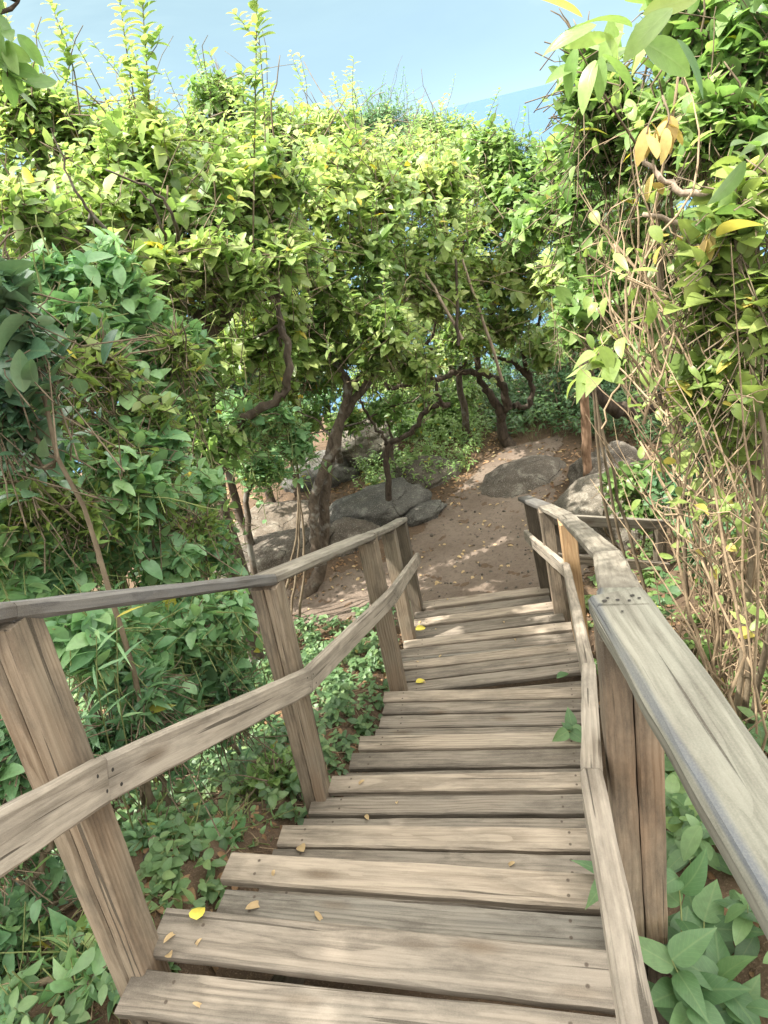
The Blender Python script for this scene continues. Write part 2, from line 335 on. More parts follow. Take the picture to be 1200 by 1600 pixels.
# ------------------------------------------------------------------ terrain
SY = [-8, 0.0, 0.9, 1.4, 1.7, 2.1, 2.45, 2.9, 3.4, 4.2, 4.9, 5.35, 6.2, 9.0, 11.5, 16, 30, 70, 100, 200]
SZ = [-0.4, -1.55, -1.64, -1.88, -2.14, -2.39, -2.61, -2.83, -3.06, -3.45, -3.78, -4.00, -4.05, -4.15, -4.35, -6.0, -14, -38, -48, -60]
def sn(x, y, f, s=0.0):
    return (np.sin(x * f + 1.3 + s) * np.cos(y * f * 1.13 + 0.4 + s * 2) + 0.6 * np.sin(x * f * 2.1 + y * f * 1.7 + s) + 0.35 * np.cos(x * f * 4.3 - y * f * 3.7 + s * 3)) / 1.6
def gz(x, y):
    x = np.asarray(x, float); y = np.asarray(y, float)
    s = y + 0.2 * (x - 0.3) * np.exp(-((x - 0.3) / 4.0) ** 2)
    z = np.interp(s, SY, SZ)
    w = np.clip((5.25 - s) / 0.9, 0, 1); w = w * w * (3 - 2 * w)
    us = np.clip((0.85 - np.abs(x - np.interp(y, [0, 1.1, 2.0, 3.0, 4.0, 5.2], [-.35, -.25, .06, .36, .56, .75]))) / .3, 0, 1)
    z = z - (0.24 + 0.26 * us) * w
    z = z + np.clip(-x - 1.4, 0, 6) * 0.10 * w + np.clip(x - 1.6, 0, 6) * 0.16 * np.clip((9 - s) / 3, 0, 1)
    rough = 0.035 * sn(x, y, 2.3) + 0.018 * sn(x, y, 7.1, 1.0)
    flat = np.exp(-((x - 0.6 - 0.3 * (y - 5)) / 1.6) ** 2) * np.clip((s - 5.0) / 0.4, 0, 1)
    return z + rough * (1 - 0.75 * flat)
def gzz(x, y): return float(gz(x, y))
def grid_mesh(name, xs, ys, zf, mat, keep=None):
    X, Y = np.meshgrid(xs, ys); Z = zf(X, Y); V = np.stack([X, Y, Z], -1).reshape(-1, 3)
    nx = len(xs); i = np.arange(len(ys) - 1)[:, None] * nx + np.arange(nx - 1)[None]
    q = np.stack([i, i + 1, i + nx + 1, i + nx], -1).reshape(-1, 4)
    if keep is not None:
        c = V[q].mean(1); q = q[keep(c[:, 0], c[:, 1])]
    g = Geo(); g.add(V, [q], 0)
    return g.build(name, [mat])
xs = np.concatenate([np.linspace(-160, -8, 40), np.arange(-7.9, 8, 0.07), np.linspace(8.1, 160, 40)])
ys = np.concatenate([np.linspace(-30, -1.2, 12), np.arange(-1.1, 13, 0.07), np.linspace(13.3, 200, 60)])
tag(grid_mesh('ground', xs, ys, gz, MAT['soil']), kind='structure')
def in_path(x, y):
    e = 0.10 * sn(x, y, 5.0, 2.0) + 0.05 * sn(x, y, 14.0, 4.0)
    main = (np.abs(x - np.interp(y, [4.6, 5.4, 6.5, 7.6, 8.6], [0.72, 0.85, 1.15, 1.75, 2.55])) < np.interp(y, [4.6, 5.4, 6.2, 7.6, 8.4], [0.9, 1.15, 0.85, 0.6, 0.35]) + e) & (y > 4.75) & (y < 8.2)
    side = (np.abs(y - 5.55 - 0.10 * np.minimum(x, 0)) < 0.52 + e) & (x > -2.6) & (x < 1.2)
    return main | side
tag(grid_mesh('dirt_path', np.arange(-3, 4, 0.035), np.arange(4.4, 9, 0.035), lambda x, y: gz(x, y) + 0.008 + 0.010 * sn(x, y, 11.0) + 0.006 * sn(x, y, 27.0, 2.0), MAT['path'], in_path), kind='structure')
# sea
ms, t = new_mat('sea water')
g_ = t.node('ShaderNodeNewGeometry'); n_ = t.noise(g_.outputs['Position'], 0.02, 4.0).outputs['Fac']
bm_ = t.node('ShaderNodeBump', {'Strength': 0.25, 'Distance': 2.0, 'Height': n_}).outputs[0]
t.out(t.node('ShaderNodeBsdfPrincipled', {'Base Color': (0.05, 0.10, 0.155, 1), 'Roughness': 0.7, 'Normal': bm_, 'Specular IOR Level': 0.05}).outputs[0])
g = Geo(); an = np.linspace(0, 2 * math.pi, 97)[:-1]; rad = [30, 200, 1000, 5000, 20000, 90000]
V = np.concatenate([np.stack([r * np.cos(an), r * np.sin(an) + 60, np.full(96, -44.0)], -1) for r in rad])
q = np.concatenate([[(k * 96 + i, k * 96 + (i + 1) % 96, (k + 1) * 96 + (i + 1) % 96, (k + 1) * 96 + i) for i in range(96)] for k in range(5)])
g.add(V, [q]); tag(g.build('sea', [ms]), kind='structure')

# ------------------------------------------------------------------ boards
def frame(a, b, up=(0, 0, 1)):
    x = (Vector(b) - Vector(a)).normalized(); y = Vector(up).cross(x).normalized(); z = x.cross(y)
    return Matrix((x, y, z)).transposed()
def board(name, mat, parent, a, b, w, th, up=(0, 0, 1), w2=None, th2=None, ch=0.006, jit=0.0025, nseg=12, top=True, cut=(0, 0)):
    """a board from a to b (centre line of its top face when top), width along local y, thickness along -z"""
    a, b = Vector(a), Vector(b); L = (b - a).length; F = frame(a, b, up); c = (a + b) / 2
    w2 = w if w2 is None else w2; th2 = th if th2 is None else th2
    V = []; z_off = -0.5 if top else 0.0
    ph = random.random() * 50
    for k in range(nseg + 1):
        u = k / nseg; W = (w + (w2 - w) * u) / 2; T = (th + (th2 - th) * u) / 2; zc = z_off * (th + (th2 - th) * u)
        sec = [(-W + ch, -T), (W - ch, -T), (W, -T + ch), (W, T - ch), (W - ch, T), (-W + ch, T), (-W, T - ch), (-W, -T + ch)]
        for i, (y, z) in enumerate(sec):
            jy = jit * mnoise.noise((u * L * 9 + ph, i // 2 * 7.3, 1.7)); jz = jit * 0.8 * mnoise.noise((u * L * 7 + ph, i // 2 * 3.1, 8.2))
            xx = (u - 0.5) * L
            if k == 0: xx += cut[0] * y + random.uniform(-1, 1) * jit * 0.5
            if k == nseg: xx += cut[1] * y + random.uniform(-1, 1) * jit * 0.5
            V.append((xx, y + jy, z + zc + jz))
    Q = [(k * 8 + i, k * 8 + (i + 1) % 8, (k + 1) * 8 + (i + 1) % 8, (k + 1) * 8 + i) for k in range(nseg) for i in range(8)]
    me = bpy.data.meshes.new(name); me.from_pydata(V, [], Q + [tuple(range(7, -1, -1)), tuple(range(nseg * 8, nseg * 8 + 8))])
    me.materials.append(MAT[mat]); me.update()
    o = bpy.data.objects.new(name, me); COL.objects.link(o)
    p0 = parent.matrix_world.translation if parent else Vector((0, 0, 0))
    if parent: o.parent = parent
    o.matrix_local = Matrix.Translation(c - p0) @ F.to_4x4()
    return o

stairs = thing('wooden_staircase', 'weathered plank staircase curving down to the dirt path', 'staircase', (0.75, 5.1, -4.05))
# treads: z, far edge left, far edge right, width, wood (the last board of each step is the worn nosing)
TR = [
 (-1.63, (-0.98, 0.62), (0.10, 0.29), .095, 'plank'), (-1.64, (-0.93, .735), (0.15, 0.40), .098, 'plank'), (-1.635, (-0.90, .855), (0.18, 0.525), .105, 'plank'), 
 (-1.64, (-0.87, .975), (0.21, 0.645), .098, 'plank'), (-1.64, (-.80, 1.108), (.265, .762), .116, 'plank'),
 (-1.88, (-.785, 1.19), (.27, .87), .09, 'plank_grey'), (-1.88, (-.74, 1.285), (.29, .962), .092, 'plank_grey'), (-1.875, (-.722, 1.40), (.312, 1.072), .096, 'plank_worn'),
 (-2.14, (-.69, 1.485), (.36, 1.19), .09, 'plank'), (-2.14, (-.67, 1.572), (.38, 1.28), .088, 'plank'), (-2.14, (-.642, 1.663), (.40, 1.374), .085, 'plank_worn'),
 (-2.39, (-.63, 1.765), (.44, 1.475), .09, 'plank'), (-2.39, (-.62, 1.857), (.465, 1.575), .09, 'plank'), (-2.39, (-.58, 1.95), (.50, 1.67), .083, 'plank'), (-2.387, (-.50, 2.042), (.54, 1.765), .085, 'plank_worn'),
 (-2.61, (-.48, 2.13), (.58, 1.85), .088, 'plank'), (-2.61, (-.46, 2.225), (.60, 1.943), .09, 'plank'), (-2.61, (-.42, 2.335), (.635, 2.045), .094, 'plank'), (-2.607, (-.385, 2.43), (.67, 2.133), .084, 'plank_worn'),
 (-2.83, (-.33, 2.56), (.72, 2.26), .09, 'plank'), (-2.83, (-.31, 2.65), (.745, 2.35), .088, 'plank'), (-2.83, (-.29, 2.742), (.77, 2.44), .085, 'plank'), (-2.83, (-.25, 2.828), (.81, 2.522), .079, 'plank'), (-2.827, (-.23, 2.912), (.835, 2.605), .078, 'plank_worn'),
 (-3.03, (-.23, 2.97), (.91, 2.72), .10, 'plank_grey'), (-3.03, (-.21, 3.055), (.92, 2.83), .09, 'plank'), (-3.03, (-.185, 3.165), (.945, 2.985), .085, 'plank'), (-3.03, (-.14, 3.265), (.965, 3.085), .092, 'plank'), (-3.027, (-.105, 3.352), (.965, 3.16), .075, 'plank_worn'),
 (-3.22, (-.13, 3.50), (1.02, 3.27), .09, 'plank'), (-3.22, (-.12, 3.60), (1.03, 3.365), .09, 'plank_grey'), (-3.22, (-.12, 3.69), (1.04, 3.462), .09, 'plank'), (-3.217, (-.07, 3.775), (1.055, 3.565), .082, 'plank_worn'),
 (-3.45, (-.05, 3.93), (1.08, 3.73), .09, 'plank'), (-3.45, (-.04, 4.03), (1.10, 3.83), .09, 'plank'), (-3.45, (-.03, 4.13), (1.12, 3.935), .09, 'plank'), (-3.447, (.035, 4.27), (1.125, 4.085), .09, 'plank_worn'),
 (-3.72, (.04, 4.50), (1.16, 4.30), .09, 'plank'), (-3.72, (.055, 4.60), (1.18, 4.40), .09, 'plank'), (-3.72, (.06, 4.70), (1.19, 4.50), .09, 'plank'), (-3.717, (.15, 4.815), (1.20, 4.64), .10, 'plank_worn'),
 (-3.96, (.16, 5.02), (1.22, 4.83), .09, 'plank'), (-3.96, (.18, 5.11), (1.24, 4.93), .09, 'plank'), (-3.957, (.195, 5.21), (1.26, 5.03), .09, 'plank_worn')]
TREAD_TOP = []
for z, l, r, w, mt in TR:
    l = Vector((*l, z)); r = Vector((*r, z)); d = (r - l).normalized(); n = Vector((-d.y, d.x, 0))
    l2 = l - n * w / 2 - d * random.uniform(-.008, .012); r2 = r - n * w / 2 + d * random.uniform(0.02, .045)
    tilt = Vector((0, 0, random.uniform(-.003, .003)))
    board('tread_plank', mt, stairs, l2 + tilt, r2 - tilt, w, .036, cut=(random.uniform(-.06, .06), random.uniform(-.06, .06)), jit=.004)
    TREAD_TOP.append((l2, r2, z))
def stringer(off):
    pts = [(-.66 + off, .35, -1.78), (-.62 + off, 1.0, -1.80), (-.45 + off, 1.75, -2.42), (-.12 + off, 2.75, -3.02), (.12 + off, 3.7, -3.43), (.34 + off, 5.05, -4.03)]
    for a, b in zip(pts[:-1], pts[1:]): board('stringer', 'post_dark', stairs, Vector(a) - Vector((0, off * .29, .16)), Vector(b) - Vector((0, off * .29, .16)), .05, .2)
stringer(0.0); stringer(.98)

def post(parent, base, top, wx, wy, mat, heading=0.0, sunk=0.3):
    base, top = Vector(base), Vector(top); base = base - (top - base).normalized() * sunk
    f = Vector((math.sin(heading), math.cos(heading), 0))
    return board('post', mat, parent, base, top, wx, wy, up=f, top=False, nseg=14, jit=.003)
def rail(parent, name, mat, pts, w, th, lateral_twist=None, gap=.0015):
    for i, (a, b) in enumerate(zip(pts[:-1], pts[1:])):
        mt = mat[i] if isinstance(mat, list) else mat
        ww = w[i] if isinstance(w, list) else w
        a, b = Vector(a), Vector(b); d = (b - a).normalized()
        board(name, mt, parent, a + d * gap, b - d * gap, ww, th, ch=.008, jit=.004, nseg=16)

# left railing
L_post = [((-.87, 1.0, -1.66), (-.745, 1.085, -.645)), ((-.56, 1.97, -2.35), (-.462, 1.99, -1.295)), ((-.165, 3.07, -2.92), (-.122, 3.075, -1.88)), ((-.035, 4.03, -3.4), (.0, 4.03, -2.43)), ((.09, 4.76, -3.8), (.11, 4.76, -2.83))]
lr = thing('wooden_railing', 'left wooden railing with grey handrail and flat board on five leaning posts', 'railing', (-.56, 1.97, -2.6))
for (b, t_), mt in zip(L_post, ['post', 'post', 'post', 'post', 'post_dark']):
    if b[1] < 2.5:
        for sg in (-1, 1): post(lr, Vector(b) + sg * Vector((.97, -.24, 0)) * .0245, Vector(t_) + sg * Vector((.97, -.24, 0)) * .0245, .047, .095, mt, heading=.26)
    else: post(lr, b, t_, .095, .095, mt, heading=.26)
tl = [Vector(t_) + Vector((0.0, 0, .036)) for _, t_ in L_post]
LT = [tl[0] + Vector((-.12, -.42, .27)), tl[0], tl[1], tl[2], tl[3], tl[4] + Vector((.02, .10, -.05))]
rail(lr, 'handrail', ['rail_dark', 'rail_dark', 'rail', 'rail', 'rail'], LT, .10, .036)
def midboard(parent, name, mat, a, b, h, th): # a flat board standing on edge
    a, b = Vector(a), Vector(b); d = (b - a).normalized(); side = Vector((d.y, -d.x, 0)).normalized()
    return board(name, mat, parent, a, b, h, th, up=side, top=False, ch=.006, jit=.003, nseg=16)
lm = [at(-70, 1357, .66), at(157, 1220, .995), at(480, 1064, 1.90), at(614, 930, 3.02), at(653, 872, 4.70)]
for a, b in zip(lm[:-1], lm[1:]): midboard(lr, 'board', 'midrail', a + (b - a).normalized() * .002, b - (b - a).normalized() * .002, .092, .036)

# right railing
rr = thing('wooden_railing', 'right wooden railing with a wide grey handrail running past the camera', 'railing', (.5, 1.2, -2.2))
R_post = [((.385, .885, -1.72), (.375, .90, -.845)), ((1.10, 3.38, -3.2), (1.065, 3.385, -2.27)), ((1.155, 4.01, -3.55), (1.12, 4.02, -2.56)), ((1.235, 4.64, -3.85), (1.175, 4.66, -2.86))]
ux = Vector((.97, -.24, 0)) * .0265
post(rr, Vector(R_post[0][0]) - ux, Vector(R_post[0][1]) - ux, .05, .10, 'post', heading=.25, sunk=.45)
post(rr, Vector(R_post[0][0]) + ux, Vector(R_post[0][1]) + ux, .05, .10, 'post', heading=.25, sunk=.45)
for (b, t_), mt in zip(R_post[1:], ['post_orange', 'post', 'post_dark']): post(rr, b, t_, .095, .095, mt, heading=.2)
RT = [Vector((.30, .12, -.69)), Vector((.372, .895, -.80)), Vector((.475, 1.16, -.985)), Vector((.745, 1.93, -1.46)), Vector((1.07, 3.40, -2.235)), Vector((1.13, 4.03, -2.53)), Vector((1.165, 4.80, -2.88))]
board('handrail', 'rail_stain', rr, RT[0], RT[1] + (RT[1] - RT[0]).normalized() * .05, .105, .045, ch=.010, jit=.005, nseg=24)
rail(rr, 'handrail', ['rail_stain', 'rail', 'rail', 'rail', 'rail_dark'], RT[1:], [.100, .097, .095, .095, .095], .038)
rm = [Vector((.13, .29, -.93)), at(927, 1237, .805), at(921, 1060, 1.45), at(886, 892, 3.28), at(832, 846, 4.45), at(823, 836, 4.75)]
for i, (a, b) in enumerate(zip(rm[:-1], rm[1:])): midboard(rr, 'board', 'midrail', a, b, .092, .040)

def dot(name, parent, p, n, r, mat, sq=.35):
    import bmesh
    bm = bmesh.new(); bmesh.ops.create_icosphere(bm, subdivisions=2, radius=1.0); F = Vector(n).to_track_quat('Z', 'Y').to_matrix()
    for v in bm.verts: v.co = F @ Vector((v.co.x * r * (1 + .25 * mnoise.noise(v.co * 2 + Vector(p))), v.co.y * r * (1 + .25 * mnoise.noise(v.co * 3 - Vector(p))), v.co.z * r * sq))
    me = bpy.data.meshes.new(name); bm.to_mesh(me); bm.free(); me.materials.append(MAT[mat]); o = bpy.data.objects.new(name, me); COL.objects.link(o); o.parent = parent; o.location = Vector(p) - parent.matrix_world.translation
d_ = (RT[1] - RT[0]).normalized(); s_ = Vector((d_.y, -d_.x, 0)).normalized(); n_ = s_.cross(d_)
for dx_, dy_, r_ in ((.022, -.028, .0045), (.030, -.020, .003), (.018, -.006, .0035), (.010, .012, .003), (.024, .022, .004), (.012, .030, .003), (-.02, -.01, .0025)):
    dot('screw_hole', rr, RT[1] + d_ * dx_ + s_ * dy_, n_, r_, 'hole', .12)
for pts_, par in ((lm, lr), (rm, rr)):
    for k_ in range(1, len(pts_) - 1):
        for a_, b_, sg in ((pts_[k_], pts_[k_ + 1], 1), (pts_[k_], pts_[k_ - 1], -1)):
            d2 = (b_ - a_).normalized(); sd_ = Vector((d2.y, -d2.x, 0)).normalized() * sg
            if par is rr: sd_ = -sd_
            for hgt in (-.024, .022): dot('nail_head', par, a_ + d2 * .028 + Vector((0, 0, hgt)) + sd_ * .0185, sd_, .0042, 'hole', .3)
# low fence on the right of the stair foot
fe = thing('wooden_fence', 'short low fence of two boards standing behind the right railing', 'fence', (1.7, 4.35, -3.9))
f0, f1 = at(858, 811, 4.22), at(1042, 820, 4.46)
midboard(fe, 'board', 'rail', f0, f1, .085, .036)
f2, f3 = at(866, 871, 4.22), at(1042, 886, 4.46)
midboard(fe, 'board', 'midrail', f2, f3, .085, .036)
for px, py, yy in ((1031, 822, 4.52), (872, 812, 4.28)):
    tp = at(px, py, yy); post(fe, (tp.x, tp.y, gzz(tp.x, tp.y)), (tp.x, tp.y, tp.z + .02), .085, .085, 'post_dark')

# pole
pb = at(919, 771, 6.35); pole_top = at(909, 470, 6.2)
g = Geo(); stem(g, [(pb.x, pb.y, gzz(pb.x, pb.y) - .1), (pb.x + .01, pb.y - .03, pb.z + .9), tuple(pole_top)], .052, .045, 14, 10, 0, .004)
po = g.build('wooden_pole', [bark_mat('stripped pole wood', (0.13, 0.075, 0.045), (0.26, 0.17, 0.11))], None, (pb.x, pb.y, pb.z)); tag(po, 'straight brown pole standing beside the path behind the low fence', 'pole')

# ------------------------------------------------------------------ rocks
def boulder(name, label, c, r, mat, seed, rot=0.0, flat=1.0, sub=5, amp=.30):
    import bmesh
    bm = bmesh.new(); bmesh.ops.create_icosphere(bm, subdivisions=sub, radius=1.0)
    for v in bm.verts:
        p = v.co.copy(); n = mnoise.fractal(p * 1.1 + Vector((seed * 3.7, 0, 0)), 0.9, 2.1, 5) * amp
        n += mnoise.noise(p * 6 + Vector((seed, 2, 0))) * 0.03
        q = p * (1 + n); q.z = math.copysign(abs(q.z) ** flat, q.z)
        v.co = Vector((q.x * r[0], q.y * r[1], q.z * r[2]))
    me = bpy.data.meshes.new(name); bm.to_mesh(me); bm.free()
    for p in me.polygons: p.use_smooth = True
    me.materials.append(MAT[mat]); o = bpy.data.objects.new(name, me); COL.objects.link(o)
    o.location = c; o.rotation_euler.z = rot
    return tag(o, label, 'rock')
def gp(px, py, dz=0.0):
    z = -4.05
    for _ in range(6):
        p = atz(px, py, z); z = gzz(p.x, p.y)
    return Vector((p.x, p.y, z + dz))
boulder('boulder', 'large dark rounded boulder at the far end of the path', gp(822, 745, -.17), (.72, .5, .34), 'rock', 1, .2, amp=.13)
boulder('boulder', 'pale grey boulder with a crack behind the low fence', gp(955, 815, .05), (.60, .5, .42), 'rock_pale', 5, -.3, amp=.15)
boulder('boulder', 'small boulder half hidden behind the brown pole', gp(950, 752, .05), (.45, .4, .35), 'rock', 3, .5)
boulder('boulder', 'long dark flat slab of rock behind the left handrail end', gp(592, 806, .10), (.62, .40, .24), 'rock_dark', 4, .25, .7)
boulder('boulder', 'narrow dark stone in line with the path edge beside the slab', gp(660, 806, .02), (.34, .18, .13), 'rock_dark', 8, .35, .8)
boulder('boulder', 'big pale overhanging rock above a dark hollow under the trees', gp(578, 715, .26), (.56, .45, .24), 'rock_pale', 6, .1)
boulder('boulder', 'mossy rock under the overhanging rock beside the greenery', gp(655, 745, .0), (.5, .4, .22), 'rock', 9, -.2, .8)
boulder('boulder', 'broad pale rock face behind the leaning stems on the left', gp(420, 830, -.05), (.75, .5, .30), 'rock_tan', 12, .3)
boulder('boulder', 'long low grey rock at the foot of the twin trunk', gp(440, 880, .04), (.75, .35, .30), 'rock', 14, .2, .8)
boulder('boulder', 'small brown rock between the twin trunk and the left railing', gp(545, 850, .03), (.36, .28, .26), 'rock', 15, .0)
boulder('boulder', 'dim rock at the back of the hollow behind the twin trunk', gp(500, 748, .02), (.6, .4, .3), 'rock_dark', 17, .0)

# ------------------------------------------------------------------ vegetation
DM = 2.7
def twigs_in(center, rad, n, up=0.45, shell=2.6):
    d = nrm(RNG.normal(0, 1, (n, 3))); d[:, 2] = np.where(d[:, 2] < -0.35, -d[:, 2] * 0.6, d[:, 2]); d = nrm(d)
    r = RNG.random(n) ** (1 / shell) * (1 + np.clip(RNG.normal(0, .16, n), -.3, .55))
    tip = np.asarray(center) + d * r[:, None] * np.asarray(rad)
    di = nrm(d * 0.7 + np.array([0, 0, up]) + RNG.normal(0, 0.35, (n, 3)))
    return tip, di
def leafy_twigs(geo, tip, di, tl, k, L, W, shape, lmi, tmi, curl=.25, fold=.3, spread=1.0, trad=.0022, droop=.0):
    n = len(tip); tlv = tl * (0.6 + 0.8 * RNG.random(n)); base = tip - di * tlv[:, None]
    mid = (tip + base) / 2 + RNG.normal(0, .08, (n, 3)) * tlv[:, None]
    tubes(geo, np.stack([base, mid, tip], 1), np.array([trad * 1.5, trad * 1.1, trad * .6]), 3, tmi)
    ref = np.where(np.abs(di[:, 2:3]) > .8, np.array([1.0, 0, 0]), np.array([0, 0, 1.0])); A = nrm(np.cross(di, ref)); B = np.cross(di, A)
    j = np.arange(k); ph = RNG.random((n, 1)) * 6.28 + j[None] * 2.4
    f = 1.0 - (j[None] / k) * (0.85) * (0.7 + .5 * RNG.random((n, k)))
    pos = base[:, None] + (tip - base)[:, None] * f[:, :, None]
    rad = A[:, None] * np.cos(ph)[..., None] + B[:, None] * np.sin(ph)[..., None]
    inner = (j[None] / k)
    ax = rad * spread + di[:, None] * (0.75 - .35 * inner)[..., None] + RNG.normal(0, .22, (n, k, 3)); ax[..., 2] -= droop * RNG.random((n, k))
    nm = di[:, None] * .9 + np.array([0, 0, .7]) + RNG.normal(0, .3, (n, k, 3))
    Ls = L * np.clip(np.exp(RNG.normal(-.12, .30, (n, k))), .4, 1.6) * np.exp(RNG.normal(0, .14, (n, 1))); Ws = Ls * (W / L) * (.85 + .3 * RNG.random((n, k)))
    leaves(geo, pos.reshape(-1, 3), ax.reshape(-1, 3), nm.reshape(-1, 3), Ls.ravel(), Ws.ravel(), shape, lmi, curl * 1.3, fold * 1.2)
def blob(px, py, y, rpx, squash=.85, ry=1.0):
    c = at(px, py, y); tdist = c.dot(r0.normalized()) ; r = rpx * tdist / FPX
    return (np.array(c), np.array([r, r * ry, r * squash]))
def woody(name, label, cat, base, stems, blobs, leaf, L, W, shape='low', dens=30, k=7, tl=.2, bark='bark', group=None, curl=.25, fold=.3, clumps=6, trad=.0022, droop=0.0, up=.45, extra=None, sub=(4, .55), limb=.014, spread=1.0):
    """a tree or shrub: base Empty > trunk (stems and limbs), crown (twigs and leaves)"""
    base = Vector(base); root = thing(name, label, cat, base, group); leaf2 = {'lf_sun': 'lf_mid', 'lf_mid': 'lf_sun', 'lf_hedge': 'lf_mid', 'lf_dark': 'lf_hedge', 'lf_pale': 'lf_mid', 'lf_gloss': 'lf_dark'}[leaf]; sh2 = {'fine': 'hi', 'hi': 'point', 'low': 'lowp'}.get(shape, shape)
    tg = Geo(); ends = []
    for pts, ra, rb in stems:
        p = stem(tg, pts, ra, rb, max(10, 5 * len(pts)), 8, 0, .012 if ra > .015 else .006, .35 if ra > .03 else 0)
        ends += [p[-1], p[len(p) * 3 // 4], p[len(p) // 2]]
    ends = np.array(ends) if ends else np.array([tuple(base)])
    cg = Geo()
    for c, r in blobs:
        e = ends[np.argmin(np.linalg.norm(ends - c, axis=1))]
        if limb > 0:
            midp = (e + c) / 2 + RNG.normal(0, .12, 3) * np.linalg.norm(c - e) + np.array([0, 0, -.08])
            lp = stem(tg, [e, midp, c], limb, limb * .45, 9, 5, 0, .01)
        # clumps spread through the blob volume
        for _ in range(clumps):
            d = nrm(RNG.normal(0, 1, 3)); cc = c + d * r * (RNG.random() ** .5) * .85
            cr = r * RNG.uniform(.34, .62)
            if limb > 0:
                mp = (c + cc) / 2 + RNG.normal(0, .05, 3)
                tubes(tg, spline([c, mp, cc], 5), np.linspace(limb * .5, limb * .18, 5), 4)
            tip, di = twigs_in(cc, cr, max(2, int(dens * DM * .6 / clumps * RNG.uniform(.4, 1.6))), up)
            alt = RNG.random() < .27
            leafy_twigs(cg, tip, di, tl, k + 2 * alt, L * (.72 if alt else 1), W * (.62 if alt else 1), sh2 if alt else shape, 2 * alt, 1, curl, fold, spread, trad, droop)
        tip, di = twigs_in(c, r * 1.12, max(2, int(dens * DM * .45)), up, 2.0)
        leafy_twigs(cg, tip, di, tl, k, L, W, shape, 0, 1, curl, fold, spread, trad, droop)
        nb = 14 if cat == 'tree' else 8; d = nrm(RNG.normal(0, 1, (nb, 3)) + np.array([0, 0, .5])); q0 = c + RNG.normal(0, .45, (nb, 3)) * r; ln = RNG.uniform(.3, 1.0, (nb, 1)) * np.clip(r[0] * 2.4, .25, 1.1); t5 = np.linspace(0, 1, 6)
        bp = q0[:, None] + d[:, None] * (ln * t5)[..., None] + np.cumsum(RNG.normal(0, .022, (nb, 6, 3)) * ln[:, None], 1); bp[:, :, 2] -= .3 * (ln * t5 ** 2) * RNG.random((nb, 1))
        tubes(cg, bp, RNG.uniform(.8, 2.4, nb)[:, None] * trad * 1.3 * np.linspace(1, .4, 6), 4, 1)
        ns = max(2, int(dens * DM * .07)); d = nrm(RNG.normal(0, 1, (ns, 3)) + np.array([0, 0, .7])); tip = c + d * r * RNG.uniform(1.0, 1.45, (ns, 1))
        leafy_twigs(cg, tip, nrm(d * .5 + np.array([0, 0, .9]) + RNG.normal(0, .25, (ns, 3))), tl * 2.2, int(k * 1.8), L * .9, W * .9, shape, 0, 1, curl, fold, spread, trad * 1.3, droop)
    if cat == 'tree':
        for c, r in blobs:
            for _ in range(2):
                q = c + np.array([RNG.normal(0, .5) * r[0], RNG.normal(0, .5) * r[1], r[2] * .6]); e_ = q + np.array([RNG.normal(0, .10), RNG.normal(0, .10), r[2] * .45 + RNG.uniform(.12, .42)])
                shoot(cg, Vector(q), Vector(e_), 16, L * 1.05, W, 'low' if shape == 'low' else 'hi', .004)
    if extra: extra(cg, tg)
    tg.build('trunk', [MAT[bark]], root); cg.build('crown', [MAT[leaf], MAT['green_stem' if leaf == 'lf_hedge' else 'twig'], MAT[leaf2]], root)
    return root
def shoot(cg, p0, p1, n, L, W, shape='hi', r=.006):
    p = spline([p0, (Vector(p0) + Vector(p1)) / 2 + Vector((random.uniform(-.03, .03), random.uniform(-.03, .03), 0)), p1], 8); tubes(cg, p, np.linspace(r, r * .35, 8), 5, 1)
    f = np.linspace(.25, 1, n) ** .8; pos = np.array([p[0] + (p[-1] - p[0]) * q for q in f]); ph = np.arange(n) * 2.4 + RNG.normal(0, .5, n)
    ax = np.stack([np.cos(ph), np.sin(ph), np.full(n, .35) + .5 * f + RNG.normal(0, .3, n)], -1); nm = np.stack([-np.cos(ph) * .4, -np.sin(ph) * .4, np.ones(n)], -1)
    leaves(cg, pos, ax, nm, L * (1.15 - .55 * f) * RNG.uniform(.8, 1.2, n), W * (1.15 - .5 * f), shape, 0, .35, .35)
def G(px, py, y): # ground point below a pixel's direction at distance y
    p = at(px, py, y); return (p.x, p.y, gzz(p.x, p.y) - .04)
A = lambda px, py, y: tuple(at(px, py, y))

